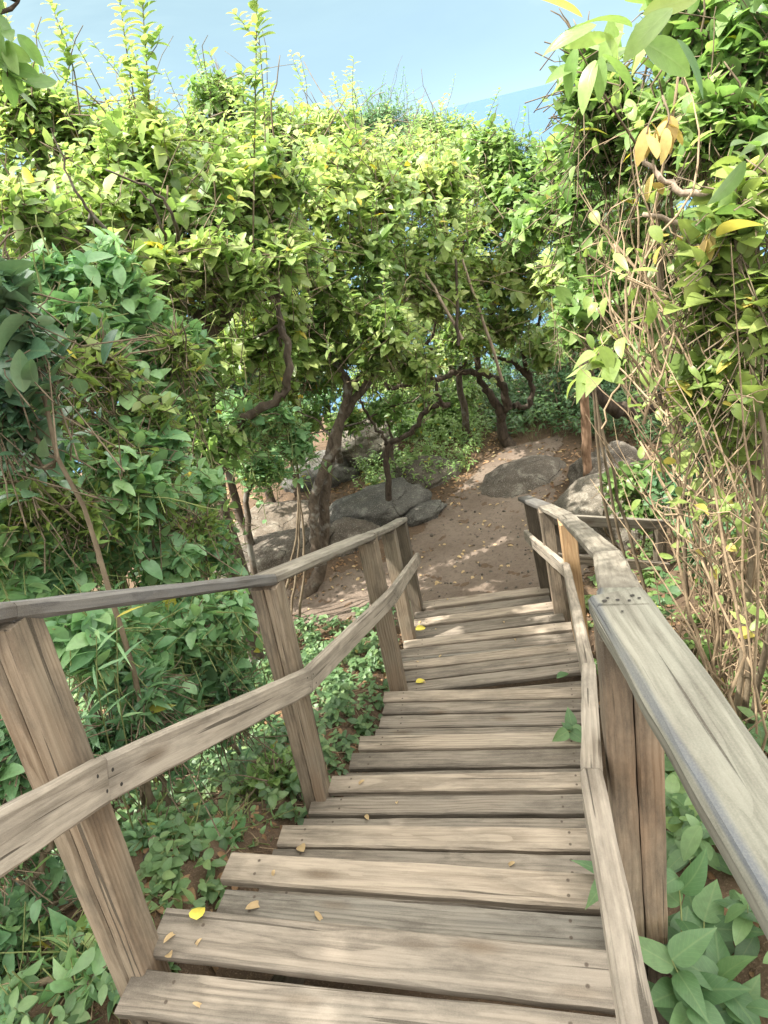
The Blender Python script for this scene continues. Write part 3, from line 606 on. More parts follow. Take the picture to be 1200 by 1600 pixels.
# --- the named trees round the path
woody('tree', 'crooked tree with several bare leaning stems behind the left handrail', 'tree', G(345, 880, 4.75),
  [([G(360, 880, 4.7), A(352, 800, 4.7), A(345, 700, 4.65), A(395, 645, 4.6), A(440, 615, 4.6), A(452, 560, 4.6), A(438, 500, 4.7), A(425, 440, 4.8), A(440, 380, 4.85)], .046, .014),
   ([G(345, 890, 4.5), A(325, 790, 4.5), A(308, 700, 4.5), A(320, 600, 4.5), A(322, 530, 4.5), A(350, 495, 4.5)], .055, .04),
   ([A(322, 560, 4.5), A(318, 500, 4.4), A(275, 478, 4.35), A(235, 462, 4.3)], .045, .016), ([A(350, 500, 4.5), A(330, 460, 4.5), A(300, 445, 4.5), A(270, 420, 4.4)], .035, .014), ([A(350, 500, 4.5), A(385, 470, 4.6), A(440, 465, 4.7)], .026, .012),
   ([G(300, 905, 4.3), A(285, 860, 4.3), A(262, 810, 4.3), A(250, 700, 4.4)], .045, .025), ([G(372, 880, 5.0), A(385, 800, 5.0), A(405, 730, 5.0), A(410, 680, 5.0)], .03, .018),
   ([A(285, 445, 4.3), A(275, 350, 3.8), A(240, 300, 3.7), A(165, 265, 3.6)], .012, .004), ([A(270, 430, 4.3), A(250, 340, 3.75), A(218, 298, 3.7)], .011, .004), ([A(275, 440, 4.3), A(180, 380, 3.7), A(120, 300, 3.6), A(80, 200, 3.6)], .013, .004)],
  [blob(330, 330, 4.6, 85), blob(250, 345, 4.4, 75), blob(410, 310, 4.8, 80), blob(175, 315, 4.3, 75), blob(310, 420, 4.4, 45), blob(430, 410, 4.9, 70), blob(105, 370, 4.0, 75), blob(370, 540, 5.1, 55), blob(225, 255, 4.6, 70), blob(440, 500, 5.2, 55)],
  'lf_sun', .088, .052, 'hi', 50, 7, .2, limb=.013)
woody('tree', 'tree with a twin dark trunk rising beside the end of the left railing', 'tree', G(485, 940, 5.75),
  [([G(475, 945, 5.75), A(497, 900, 5.8), A(505, 840, 5.85), A(512, 740, 5.9), A(530, 660, 5.9), A(575, 600, 6.0), A(612, 560, 6.1), A(640, 500, 6.2)], .068, .028),
   ([A(497, 880, 5.75), A(490, 820, 5.75), A(498, 750, 5.8), A(525, 690, 5.85), A(535, 640, 5.9), A(545, 600, 5.9), A(520, 565, 6.0), A(500, 540, 6.0)], .05, .03),
   ([A(543, 610, 5.9), A(560, 590, 6.0), A(600, 575, 6.1)], .03, .018), ([A(575, 600, 6.0), A(590, 540, 6.1), A(570, 470, 6.2)], .03, .014)],
  [blob(500, 340, 6.0, 80), blob(470, 420, 5.8, 70), blob(575, 400, 6.1, 75), blob(540, 475, 5.9, 60), blob(600, 320, 6.4, 70), blob(600, 520, 5.6, 45), blob(450, 560, 5.9, 45), blob(520, 260, 6.5, 70), blob(540, 545, 6.2, 40), blob(490, 520, 6.0, 40), blob(585, 555, 5.7, 26), blob(430, 620, 6.2, 30)],
  'lf_sun', .090, .055, 'low', 55, 7, .2, bark='bark', limb=.014)
woody('tree', 'slender tree whose thin dark stem arches over the flat dark slab', 'tree', G(608, 815, 6.9),
  [([G(610, 818, 6.9), A(606, 740, 6.9), A(606, 700, 6.9), A(640, 675, 6.9), A(668, 640, 6.85), A(690, 632, 6.8), A(703, 634, 6.8)], .034, .028), ([A(606, 700, 6.9), A(596, 680, 6.9), A(570, 640, 7.0), A(560, 600, 7.0)], .022, .012),
   ([A(690, 632, 6.8), A(680, 600, 6.7), A(672, 540, 6.6), A(690, 470, 6.5)], .022, .010)],
  [blob(640, 460, 6.5, 55), blob(680, 385, 6.7, 75), blob(705, 470, 6.6, 55), blob(610, 540, 6.3, 32), blob(650, 575, 6.2, 26), blob(660, 300, 7.0, 65)],
  'lf_sun', .09, .058, 'low', 50, 7, .2, bark='bark_dark')
woody('tree', 'tree with a forked dark trunk growing behind the rounded boulder', 'tree', G(795, 705, 8.3),
  [([G(798, 708, 8.3), A(786, 680, 8.3), A(783, 650, 8.3), A(768, 620, 8.2), A(752, 595, 8.2), A(735, 500, 8.1)], .078, .035), ([A(783, 655, 8.3), A(795, 635, 8.2), A(826, 632, 8.2), A(828, 590, 8.2), A(815, 545, 8.1), A(842, 505, 8.1)], .05, .022),
   ([A(795, 638, 8.2), A(782, 600, 8.1), A(755, 583, 7.9), A(715, 582, 7.6), A(690, 590, 7.4), A(640, 600, 7.2), A(612, 608, 7.1)], .05, .022), ([A(828, 590, 8.2), A(800, 565, 8.1), A(770, 560, 8.0)], .035, .02)],
  [blob(790, 430, 7.6, 65), blob(760, 350, 7.8, 75), blob(850, 450, 7.4, 60), blob(835, 370, 7.8, 70), blob(790, 505, 7.8, 50), blob(730, 525, 7.6, 40), blob(715, 430, 7.6, 55), blob(850, 540, 7.9, 40)],
  'lf_sun', .095, .058, 'low', 55, 7, .22, bark='bark_dark')
woody('tree', 'old tree with a thick horizontal limb behind the dry vines on the right', 'tree', G(1095, 800, 4.9),
  [([G(1105, 830, 4.9), A(1085, 740, 4.9), A(1065, 660, 4.9), A(1060, 600, 4.9), A(1080, 480, 4.9)], .13, .07), ([A(1062, 615, 4.9), A(1010, 632, 4.8), A(965, 640, 4.7), A(935, 612, 4.6), A(915, 560, 4.6)], .085, .035)],
  [blob(1090, 420, 5.0, 90), blob(960, 480, 4.7, 60), blob(1010, 420, 4.6, 70), blob(900, 430, 4.9, 55), blob(1060, 540, 5.0, 70), blob(990, 560, 5.2, 50)],
  'lf_sun', .085, .05, 'low', 50, 7, .2, bark='bark_dark')
# --- skyline trees
GS = 'trees behind the ones beside the path'
for lab, base, bl, lf, L, W, dn in [
  ('bushy yellow green tree at the left edge of the skyline', (40, 500, 5.8), [(50, 190, 5.6, 70), (130, 215, 5.8, 65), (40, 300, 5.4, 80), (130, 300, 5.6, 70), (20, 130, 5.6, 26)], 'lf_sun', .088, .05, 50),
  ('yellow green tree below the two tall leafy shoots', (260, 500, 6.6), [(210, 215, 6.4, 60), (290, 260, 6.4, 70), (240, 300, 6.2, 70), (370, 250, 6.6, 65)], 'lf_sun', .085, .05, 55),
  ('darker green tree rising highest between the two tall shoots', (330, 500, 8.0), [(335, 150, 8.0, 45), (330, 220, 8.0, 70), (400, 210, 8.2, 60)], 'lf_mid', .09, .05, 60),
  ('dense yellow green tree right of the tallest shoot', (470, 500, 8.6), [(450, 220, 8.4, 65), (520, 225, 8.6, 60), (470, 290, 8.2, 70), (560, 270, 8.6, 60)], 'lf_sun', .09, .05, 65),
  ('fine leaved dark green tree at the middle of the skyline', (590, 500, 11.0), [(595, 190, 11, 42), (560, 210, 11, 38), (640, 215, 11, 40)], 'lf_dark', .06, .028, 110),
  ('fine leaved tree in front of the sea line', (670, 500, 10.4), [(672, 205, 10.4, 32), (710, 220, 10.2, 36), (640, 240, 10, 45)], 'lf_mid', .06, .03, 100),
  ('sunlit yellow green tree below the sea line', (700, 500, 8.8), [(680, 270, 8.6, 60), (740, 270, 8.6, 60), (620, 275, 8.8, 60), (720, 330, 8.2, 65)], 'lf_sun', .09, .052, 65),
  ('green tree in front of the strip of sea', (985, 500, 8.4), [(800, 255, 7.4, 42), (850, 290, 7.2, 55), (800, 320, 7.2, 55), (870, 340, 6.8, 60), (760, 230, 7.6, 34)], 'lf_mid', .09, .052, 55)]:
    c = [blob(*b) for b in bl]
    bs = G(*base)
    woody('tree', lab, 'tree', bs, [([bs, (bs[0] + .05, bs[1], bs[2] + 1.2), tuple(c[0][0] * .5 + np.array(bs) * .5 + np.array([.1, 0, .4])), tuple(c[0][0])], .05, .02)], c, lf, L, W, 'low', dn, 7, .2, 'bark', GS)
# understorey behind the trunks
for lab, base, bl, lf, dn in [
  ('sunlit bush in the gap behind the arching stem', (690, 690, 9.4), [(690, 655, 9.4, 40), (720, 620, 9.6, 40), (650, 640, 9.6, 34)], 'lf_mid', 80),
  ('pale sunlit bush at the far end of the gap between trunks', (650, 660, 11.0), [(650, 610, 11, 32), (720, 600, 11, 30), (585, 600, 11.2, 30)], 'lf_pale', 80),
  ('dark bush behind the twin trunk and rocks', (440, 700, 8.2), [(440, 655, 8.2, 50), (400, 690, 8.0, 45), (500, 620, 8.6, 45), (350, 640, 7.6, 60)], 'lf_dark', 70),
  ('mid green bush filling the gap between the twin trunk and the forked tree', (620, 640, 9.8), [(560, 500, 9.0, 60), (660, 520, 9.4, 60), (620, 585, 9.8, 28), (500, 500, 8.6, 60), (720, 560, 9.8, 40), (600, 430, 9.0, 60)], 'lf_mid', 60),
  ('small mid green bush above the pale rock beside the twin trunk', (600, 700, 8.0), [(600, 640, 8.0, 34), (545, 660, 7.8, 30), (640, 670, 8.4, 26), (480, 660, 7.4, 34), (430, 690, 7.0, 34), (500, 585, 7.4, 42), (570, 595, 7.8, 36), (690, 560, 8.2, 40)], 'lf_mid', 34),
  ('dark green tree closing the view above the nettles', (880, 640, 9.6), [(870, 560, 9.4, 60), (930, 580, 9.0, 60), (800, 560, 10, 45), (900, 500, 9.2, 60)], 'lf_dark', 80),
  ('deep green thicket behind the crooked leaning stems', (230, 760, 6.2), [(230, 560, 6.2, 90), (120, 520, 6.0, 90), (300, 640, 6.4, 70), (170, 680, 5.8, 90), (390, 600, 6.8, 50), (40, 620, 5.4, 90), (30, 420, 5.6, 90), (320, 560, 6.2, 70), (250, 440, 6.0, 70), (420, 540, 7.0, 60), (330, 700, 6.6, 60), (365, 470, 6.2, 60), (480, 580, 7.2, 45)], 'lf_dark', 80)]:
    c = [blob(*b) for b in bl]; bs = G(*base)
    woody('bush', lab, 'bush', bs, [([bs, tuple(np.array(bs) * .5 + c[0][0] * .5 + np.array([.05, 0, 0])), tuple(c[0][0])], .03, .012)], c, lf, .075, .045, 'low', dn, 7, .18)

# --- left hedge, close to the stairs
GH = 'shrubs along the left side of the stairs'
def shrub(lab, base, bl, lf, L, W, dn, shape='hi', k=7, nst=3, **kw):
    c = []
    for b in bl:
        c0, r_ = blob(*b)
        for q in range(3): c.append((c0 + np.clip(RNG.normal(0, .42, 3), -.8, .8) * r_, r_ * RNG.uniform(.42, .78)))
    dn = dn * .36
    bs = np.array(G(*base)); st = []
    for i in range(nst):
        b2 = bs + np.append(RNG.normal(0, .12, 2), 0); b2[2] = gzz(b2[0], b2[1]) - .03; tgt = c[i % len(c)][0]
        st.append(([tuple(b2), tuple(b2 * .5 + tgt * .5 + RNG.normal(0, .08, 3)), tuple(tgt)], .014, .006))
    return woody('shrub', lab, 'shrub', tuple(bs), st, c, lf, L, W, shape, dn, k, .21, 'twig', kw.pop('group', GH), limb=.006, trad=.0018, **kw)
shrub('shrub with large glossy blue green leaves at the left edge', (-60, 800, 2.0), [(5, 465, 2.1, 45), (-15, 570, 2.0, 55), (30, 530, 2.2, 32), (-5, 650, 2.1, 36)], 'lf_gloss', .088, .047, 11, 'fine', 6, nst=1, clumps=4)
shrub('tall soft green shrub with long upright stems left of the crooked tree', (170, 900, 3.2), [(150, 540, 3.2, 75), (240, 600, 3.3, 75), (90, 600, 3.1, 70), (290, 560, 3.5, 55), (180, 470, 3.4, 60), (60, 460, 3.2, 60)], 'lf_hedge', .096, .052, 24, 'fine')
shrub('dense mid green shrub filling the left edge above the handrail', (90, 1000, 2.6), [(60, 720, 2.5, 80), (150, 760, 2.7, 80), (40, 840, 2.4, 75), (210, 690, 2.9, 70), (15, 900, 2.5, 60), (-20, 820, 2.3, 60)], 'lf_hedge', .084, .048, 34, 'fine')
shrub('leafy shrub touching the dark part of the left handrail', (230, 1010, 2.9), [(170, 860, 2.7, 75), (255, 870, 2.9, 70), (280, 790, 3.2, 60), (330, 850, 3.3, 40), (100, 900, 2.4, 60)], 'lf_hedge', .080, .047, 34, 'hi')
shrub('bright green shrub below the left handrail between the two nearest posts', (270, 1150, 2.5), [(280, 990, 2.4, 70), (340, 960, 2.6, 50), (200, 1000, 2.2, 60), (330, 1050, 2.5, 50), (250, 1075, 2.3, 55), (120, 1000, 2.0, 60)], 'lf_hedge', .070, .040, 46, 'hi')
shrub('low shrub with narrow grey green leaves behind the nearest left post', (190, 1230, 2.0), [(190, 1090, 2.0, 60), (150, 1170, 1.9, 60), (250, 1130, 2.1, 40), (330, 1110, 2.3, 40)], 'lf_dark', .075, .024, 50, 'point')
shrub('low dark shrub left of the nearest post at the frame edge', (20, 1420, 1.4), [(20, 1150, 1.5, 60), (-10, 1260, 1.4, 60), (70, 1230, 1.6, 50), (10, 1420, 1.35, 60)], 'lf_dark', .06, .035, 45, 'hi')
shrub('small green shrub at the foot of the nearest left post', (330, 1390, 1.75), [(330, 1310, 1.75, 45), (270, 1290, 1.8, 45), (380, 1330, 1.8, 35), (300, 1350, 1.65, 35)], 'lf_hedge', .05, .028, 40, 'hi')
shrub('wilting plant with drooping leaves at the bottom left corner', (110, 1560, 1.15), [(140, 1500, 1.15, 45), (60, 1560, 1.1, 55), (150, 1560, 1.1, 35)], 'lf_hedge', .075, .034, 16, 'point', 6, droop=1.2, up=.0)
shrub('yellowish leafy shrub beside the second left post', (430, 1250, 2.2), [(430, 1210, 2.2, 32), (400, 1250, 2.15, 28), (455, 1235, 2.2, 24)], 'lf_mid', .045, .026, 40, 'hi')

shrub('twiggy sunlit shrub in front of the crooked tree crown', (200, 900, 3.9), [(200, 410, 3.9, 60), (130, 380, 3.7, 60), (290, 390, 4.0, 55), (370, 430, 4.3, 50), (420, 380, 4.4, 50), (60, 330, 3.7, 55)], 'lf_sun', .085, .05, 22, 'hi')
shrub('pale fine leaved climber scattered over the left shrubs', (140, 950, 2.9), [(60, 640, 2.7, 24), (180, 700, 2.75, 26), (120, 790, 2.5, 24), (240, 640, 3.0, 26), (230, 760, 2.8, 22), (40, 760, 2.35, 20), (150, 560, 2.95, 26), (270, 540, 3.2, 24), (90, 560, 2.8, 22), (300, 820, 3.0, 22)], 'lf_pale', .060, .028, 11, 'point', 7)
shrub('leafy low branches in front of the tan rock beside the crooked tree', (420, 860, 5.2), [(448, 690, 5.2, 24), (425, 660, 5.0, 32), (400, 720, 4.9, 30), (385, 650, 4.8, 36)], 'lf_hedge', .075, .043, 34, 'hi')
shrub('thin leafy growth among the leaning stems of the crooked tree', (290, 890, 4.0), [(290, 760, 4.0, 40), (265, 840, 3.8, 36), (315, 680, 4.1, 40), (260, 520, 4.2, 50), (330, 560, 4.5, 40), (230, 450, 4.1, 50), (300, 620, 4.2, 40)], 'lf_mid', .08, .046, 26, 'hi')
# --- right hedge
GR = 'shrubs along the right side of the stairs'
def hang(cg, tg):
    for px, py, y, n in ((1035, 30, 1.25, 5), (905, 100, 2.2, 9), (1180, 210, 1.5, 4), (930, 60, 2.0, 8)):
        p = np.array(at(px, py, y)); d = nrm(RNG.normal(0, 1, (n, 3)) * np.array([1, .5, .6]) + np.array([-.2, 0, -.2]))
        leaves(cg, p + RNG.normal(0, .03, (n, 3)), d, np.array([0, -.5, .8]) + RNG.normal(0, .3, (n, 3)), RNG.uniform(.09, .13, n), RNG.uniform(.035, .05, n), 'fine', 0, .3, .3)
    tubes(cg, spline([at(1010, 250, 2.4), at(945, 150, 2.2), at(895, 60, 2.1)], 8), np.linspace(.005, .0015, 8), 5, 1)
shrub('tall sunlit shrub reaching the top right corner', (1130, 900, 2.9), [(1000, 170, 2.7, 70), (1090, 120, 2.6, 90), (1180, 60, 2.4, 80), (1080, 30, 2.7, 60), (950, 230, 3.0, 65), (1060, 230, 2.7, 70), (1170, 180, 2.3, 70), (940, 110, 2.8, 30)], 'lf_mid', .080, .040, 38, 'fine', 6, group=GR, extra=hang)
shrub('shrub with broad rounded yellow green leaves at the right edge', (1220, 900, 1.9), [(1170, 290, 1.9, 55), (1150, 380, 2.0, 60), (1190, 470, 1.8, 50), (1120, 470, 2.1, 50), (1180, 560, 1.8, 45), (1110, 580, 2.0, 45), (1150, 640, 2.0, 40)], 'lf_pale', .074, .044, 20, 'fine', 6, group=GR, clumps=4)
shrub('mixed green shrub leaning over the brown pole', (1000, 900, 3.9), [(900, 270, 3.9, 60), (960, 330, 3.6, 60), (900, 380, 4.0, 60), (1010, 330, 3.3, 60), (940, 430, 3.7, 55), (870, 330, 4.4, 50), (1020, 450, 3.4, 55), (980, 520, 3.6, 45), (1050, 380, 3.2, 55), (900, 500, 4.2, 45)], 'lf_mid', .080, .045, 32, 'fine', group=GR)
shrub('dark shrub deep behind the dry vines at the right edge', (1200, 1100, 3.4), [(1190, 720, 3.4, 90), (1130, 850, 3.6, 90), (1200, 950, 3.2, 90), (1110, 700, 3.8, 80), (1180, 830, 3.0, 70)], 'lf_dark', .07, .04, 40, 'hi', group=GR)
shrub('small green shrub over the pale cracked boulder', (1000, 800, 4.9), [(985, 745, 4.8, 26), (1000, 790, 4.7, 28), (1020, 740, 4.7, 26)], 'lf_mid', .075, .045, 22, 'hi', 6, group=GR)

# tall leafy shoots against the sky: each its own stem
for lab, p0, p1, n in [('tallest leafy shoot rising against the sky left of the middle', (395, 400, 4.4), (402, -20, 4.4), 26), ('leafy shoot against the sky with darker leaves further left', (245, 330, 4.6), (222, -5, 4.6), 24),
   ('thin leafy shoot near the top left corner', (215, 190, 5.0), (185, -15, 5.0), 14), ('short leafy shoot at the left edge of the sky', (125, 180, 4.9), (85, 20, 4.9), 12), ('bare brown shoot tip with sparse leaves beside the tallest shoot', (415, 250, 5.2), (405, 60, 5.2), 8)]:
    g = Geo(); a, b = at(*p0), at(*p1)
    shoot(g, a, b, n * 2, .125, .062); 
    for q in np.linspace(.3, .95, max(2, n // 5)): 
        s_ = a + (b - a) * float(q); shoot(g, s_, s_ + Vector((random.uniform(-.12, .12), random.uniform(-.1, .1), random.uniform(.1, .2))), 12, .105, .052, r=.003)
    tag(g.build('leafy_shoot', [MAT['lf_sun'], MAT['twig']], None, a), lab, 'shoot', 'leafy shoots against the sky')

# bare pale saplings in the middle
for lab, pts, mt in [('pale bare sapling stem slanting above the arching tree', [(722, 530, 6.3), (690, 470, 6.3), (655, 410, 6.4)], 'bark_pale'), ('pale bare sapling stem right of the dark upright stem', [(785, 595, 6.6), (755, 500, 6.5), (722, 405, 6.5)], 'bark_pale'), ('thin dark upright stem between the two pale saplings', [(716, 540, 6.2), (714, 470, 6.3), (712, 405, 6.3)], 'bark_dark')]:
    g = Geo(); stem(g, [A(*p) for p in pts], .018, .012, 10, 6, 0, .004); tag(g.build('sapling', [MAT[mt]], None, A(*pts[0])), lab, 'sapling')

def dangle(cg, tg):
    tubes(tg, spline([(-2.9, 1.8, 1.6), at(-120, -60, 2.4), at(-10, 30, 2.4), at(12, 120, 2.4)], 12), np.linspace(.012, .002, 12), 5)
    for px, py in ((-5, 20), (8, 60), (4, 95), (14, 125), (-8, 70)):
        p = np.array(at(px, py, 2.4)); n = 5; leaves(cg, p + RNG.normal(0, .02, (n, 3)), RNG.normal(0, 1, (n, 3)) + np.array([.2, 0, -.4]), np.array([0, -.5, .8]) + RNG.normal(0, .3, (n, 3)), RNG.uniform(.07, .1, n), RNG.uniform(.035, .05, n), 'fine', 0, .3, .3)
# shade tree overhanging from the left, mostly above the frame
woody('tree', 'tall tree overhanging the stairs from beyond the top left corner', 'tree', (-3.2, 1.6, gzz(-3.2, 1.6)), [([(-3.2, 1.6, gzz(-3.2, 1.6)), (-3.1, 1.9, -.6), (-3.0, 1.9, .9), (-2.9, 1.6, 2.6)], .13, .06)],
  [(np.array([-1.6, .05, 2.9]), np.array([.8, .8, .45])), (np.array([-1.1, .45, 3.0]), np.array([.6, .7, .35])), (np.array([-2.73, 0.98, 2.80]), np.array([0.80, 0.80, 0.50])), (np.array([-3.53, 1.58, 3.00]), np.array([0.80, 0.80, 0.50])), (np.array([-2.33, 0.18, 2.90]), np.array([0.80, 0.80, 0.45])), (np.array([-3.03, 2.18, 3.10]), np.array([0.70, 0.70, 0.40])), (np.array([-3.43, 0.38, 2.90]), np.array([0.80, 0.90, 0.50])), (np.array([-2.53, 1.68, 3.40]), np.array([0.60, 0.60, 0.35]))],
  'lf_mid', .09, .05, 'low', 150, 7, .2, extra=dangle)

# dry vines on the right
g = Geo(); n = 430; K = 9
b0 = np.stack([RNG.uniform(1.15, 2.9, n), RNG.uniform(1.5, 4.3, n)], -1)
b0[:, 0] = .28 + .50 * b0[:, 1] + RNG.random(n) ** 1.3 * 1.3
zb = gz(b0[:, 0], b0[:, 1]); top = zb + RNG.uniform(.7, 2.3, n); lean = np.stack([RNG.normal(-.05, .26, n), RNG.normal(0, .3, n)], -1)
tt = np.linspace(0, 1, K); path = np.zeros((n, K, 3))
path[:, :, 0] = b0[:, :1] + lean[:, :1] * tt ** 1.6; path[:, :, 1] = b0[:, 1:] + lean[:, 1:] * tt ** 1.6; path[:, :, 2] = zb[:, None] + (top - zb)[:, None] * (tt - .12 * np.maximum(tt - .6, 0))
path += np.cumsum(RNG.normal(0, .030, (n, K, 3)), 1); rr_ = RNG.uniform(.0022, .0065, n)
tubes(g, path, rr_[:, None] * np.array([1.15, 1.1, 1.05, 1, .9, .75, .58, .38, .15]), 5)
n = 800; st_ = np.stack([RNG.uniform(1.1, 2.7, n), RNG.uniform(1.5, 4.2, n)], -1); st_[:, 0] = .25 + .50 * st_[:, 1] + RNG.random(n) ** 1.3 * 1.2; z0 = gz(st_[:, 0], st_[:, 1]) + RNG.uniform(.05, 2.0, n)
d = nrm(RNG.normal(0, 1, (n, 3)) * np.array([1, 1, .9])); ln = RNG.uniform(.12, .5, n); path = np.zeros((n, 6, 3)); t6 = np.linspace(0, 1, 6)
path[:] = np.concatenate([st_, z0[:, None]], 1)[:, None] + d[:, None] * (ln[:, None] * t6)[..., None]; path[:, :, 2] -= (ln[:, None] * .35 * t6 ** 2); path += np.cumsum(RNG.normal(0, .012, (n, 6, 3)), 1)
tubes(g, path, RNG.uniform(.0014, .003, n)[:, None] * np.linspace(1, .5, 6), 4)
n = 170; a_ = np.stack([RNG.uniform(960, 1190, n), RNG.uniform(380, 1080, n), RNG.uniform(1.9, 2.7, n)], -1); a_[:, 0] = np.maximum(a_[:, 0], 960 + np.maximum(a_[:, 1] - 600, 0) * .50 + RNG.random(n) * 40)
b_ = a_ + np.stack([RNG.normal(-25, 55, n), -RNG.uniform(80, 330, n), RNG.normal(.05, .12, n)], -1)
vp = np.array([spline([at(*p0), at(*(p0 * .5 + p1 * .5)) + Vector(RNG.normal(0, .11, 3)), at(*p1)], 9) for p0, p1 in zip(a_, b_)]); vp += np.cumsum(RNG.normal(0, .006, vp.shape), 1)
tubes(g, vp, RNG.uniform(.0016, .0045, n)[:, None] * np.array([1.1, 1.05, 1, .95, .85, .72, .55, .36, .15]), 5)
m_ = 330; vi = RNG.integers(0, len(vp), m_); vj = RNG.integers(1, 8, m_); leaves(g, vp[vi, vj] + RNG.normal(0, .02, (m_, 3)), RNG.normal(0, 1, (m_, 3)) + np.array([-.2, -.2, -.4]), np.array([-.3, -.3, .9]) + RNG.normal(0, .4, (m_, 3)), RNG.uniform(.035, .085, m_), RNG.uniform(.02, .042, m_), 'fine', 2, .4, .3)
lfp = path[:, 3]; leaves(g, lfp[:160], d[:160] + np.array([0, 0, -.6]), RNG.normal(0, 1, (160, 3)), RNG.uniform(.03, .07, 160), RNG.uniform(.015, .03, 160), 'low', 1, .7, .6)
tag(g.build('dry_vines', [MAT['dry'], MAT['lf_dead'], MAT['lf_pale']]), 'tangle of dry pale brown vine stems right of the stairs', 'vines', kind='stuff')
def vine(lab, pts, r0_, r1_, mat='dry', name='vine_stem', nn=14):
    g = Geo(); stem(g, [A(*p) for p in pts], r0_, r1_, nn, 6, 0, .004); tag(g.build(name, [MAT[mat]], None, A(*pts[0])), lab, 'vine')
vine('long straight pale stick leaning through the vines right of the pole', [(1092, 800, 2.5), (1055, 680, 2.5), (1020, 550, 2.5), (985, 430, 2.5), (960, 380, 2.55)], .007, .005)
vine('forked pale twig ending in a sharp point in front of the brown pole', [(940, 670, 2.2), (950, 625, 2.2), (980, 590, 2.2), (1010, 560, 2.25), (1040, 520, 2.3)], .0035, .005)
vine('thin pale twig crossing level in front of the thick limb', [(980, 590, 2.21), (1030, 588, 2.2), (1075, 560, 2.2), (1110, 530, 2.25)], .0035, .0025)
vine('grey broken branch forking among the leaves at the upper right', [(1135, 305, 2.0), (1075, 300, 2.0), (1045, 285, 2.02), (1025, 270, 2.04), (1005, 245, 2.05)], .013, .006, 'bark_pale', 'broken_branch')
vine('pale peeling branch below the withered yellow leaves', [(1160, 410, 2.1), (1095, 390, 2.1), (1060, 350, 2.12), (1005, 335, 2.15)], .012, .008, 'bark_pale', 'broken_branch')
vine('curved dry cane rising from the ground at the lower right', [(1130, 1090, 2.0), (1085, 980, 2.1), (1060, 850, 2.2), (1070, 740, 2.3)], .008, .005)
vine('dry cane leaning left against the right hedge', [(1190, 1080, 1.8), (1120, 930, 2.0), (1060, 800, 2.2), (1000, 690, 2.4)], .006, .004)
vine('twisting pale cane beside the lower board of the fence', [(1060, 1010, 2.6), (1075, 940, 2.6), (1090, 880, 2.6), (1085, 800, 2.6), (1105, 720, 2.6)], .006, .004)

def spray(name, lab, cat, mat, stems_, L, W, shape, stemmat='green_stem', droop=.3, group=None, base=None):
    """a sparse plant: each stem a list of points with leaves at its end and along it"""
    g = Geo()
    for pts, n in stems_:
        p = spline(pts, 9); tubes(g, p, np.linspace(.0035, .0015, 9), 5, 1)
        f = np.linspace(1, .45, n); ph = np.arange(n) * 2.4 + RNG.random() * 6
        pos = np.array([p[min(8, int(round(q * 8)))] for q in f]); td = nrm(p[-1] - p[-3])
        ax = np.stack([np.cos(ph), np.sin(ph), np.full(n, .25)], -1) + td * .5; ax[:, 2] -= droop * RNG.random(n)
        nm = np.array([0, -.15, 1.0]) + RNG.normal(0, .25, (n, 3))
        leaves(g, pos, ax, nm, L * RNG.uniform(.7, 1.15, n), W * RNG.uniform(.8, 1.15, n), shape, 0, .3, .25)
    tag(g.build(name, [MAT[mat], MAT[stemmat]], None, base or stems_[0][0][0]), lab, cat, group)
V3 = Vector
def up_stem(px, py, y, px2, py2, y2, n): return ([G(px, py, y), (np.array(at(px2, py2, y2)) * .6 + np.array(G(px, py, y)) * .4 + np.array([.02, .02, .03])), A(px2, py2, y2)], n)
for lab_, st_c in (('plant with very broad soft leaves between the right railing and the bottom right corner', [up_stem(1085, 1560, .70, 1100, 1440, .86, 7), up_stem(1060, 1590, .66, 1060, 1370, .90, 6), up_stem(1075, 1600, .66, 1050, 1500, .74, 6)]),
        ('second broad leaved plant close to the bottom edge below the right handrail', [up_stem(1130, 1600, .62, 1125, 1530, .72, 7), up_stem(1080, 1620, .62, 1080, 1570, .68, 6), up_stem(1150, 1640, .6, 1150, 1580, .68, 6)])):
    spray('broad_leaf_plant', lab_, 'plant', 'lf_broad', st_c, .135, .066, 'fineheart', droop=.6)
spray('leafy_vine', 'vine with broad pale leaves hanging in front of the brown pole', 'vine', 'lf_pale', [([A(985, 500, 2.1), A(940, 540, 2.0), A(905, 590, 1.95)], 6), ([A(985, 500, 2.1), A(950, 560, 2.0), A(930, 600, 1.9)], 5)], .115, .058, 'fineheart', droop=.9)
spray('leafy_vine', 'bright pale green compound leaf above the low fence post', 'vine', 'lf_pale', [([A(1160, 830, 2.0), A(1120, 800, 1.9), A(1075, 785, 1.85)], 5), ([A(1170, 850, 2.0), A(1150, 800, 1.9), A(1135, 785, 1.9)], 5)], .085, .032, 'point', droop=.2)
spray('leafy_vine', 'pale green leaves on a dry stem at the right edge below the compound leaf', 'vine', 'lf_pale', [([A(1200, 1050, 1.8), A(1180, 1000, 1.8), A(1165, 975, 1.8)], 5), ([A(1190, 1010, 1.8), A(1180, 990, 1.8), A(1195, 965, 1.8)], 4)], .075, .034, 'point', droop=.3)
spray('seedling', 'green seedling beside the fence post below the right handrail', 'seedling', 'lf_broad', [up_stem(1040, 960, 3.4, 1035, 890, 3.3, 6), up_stem(1050, 960, 3.4, 1045, 920, 3.2, 5), up_stem(1030, 990, 3.1, 1035, 935, 3.1, 5)], .11, .055, 'heart')
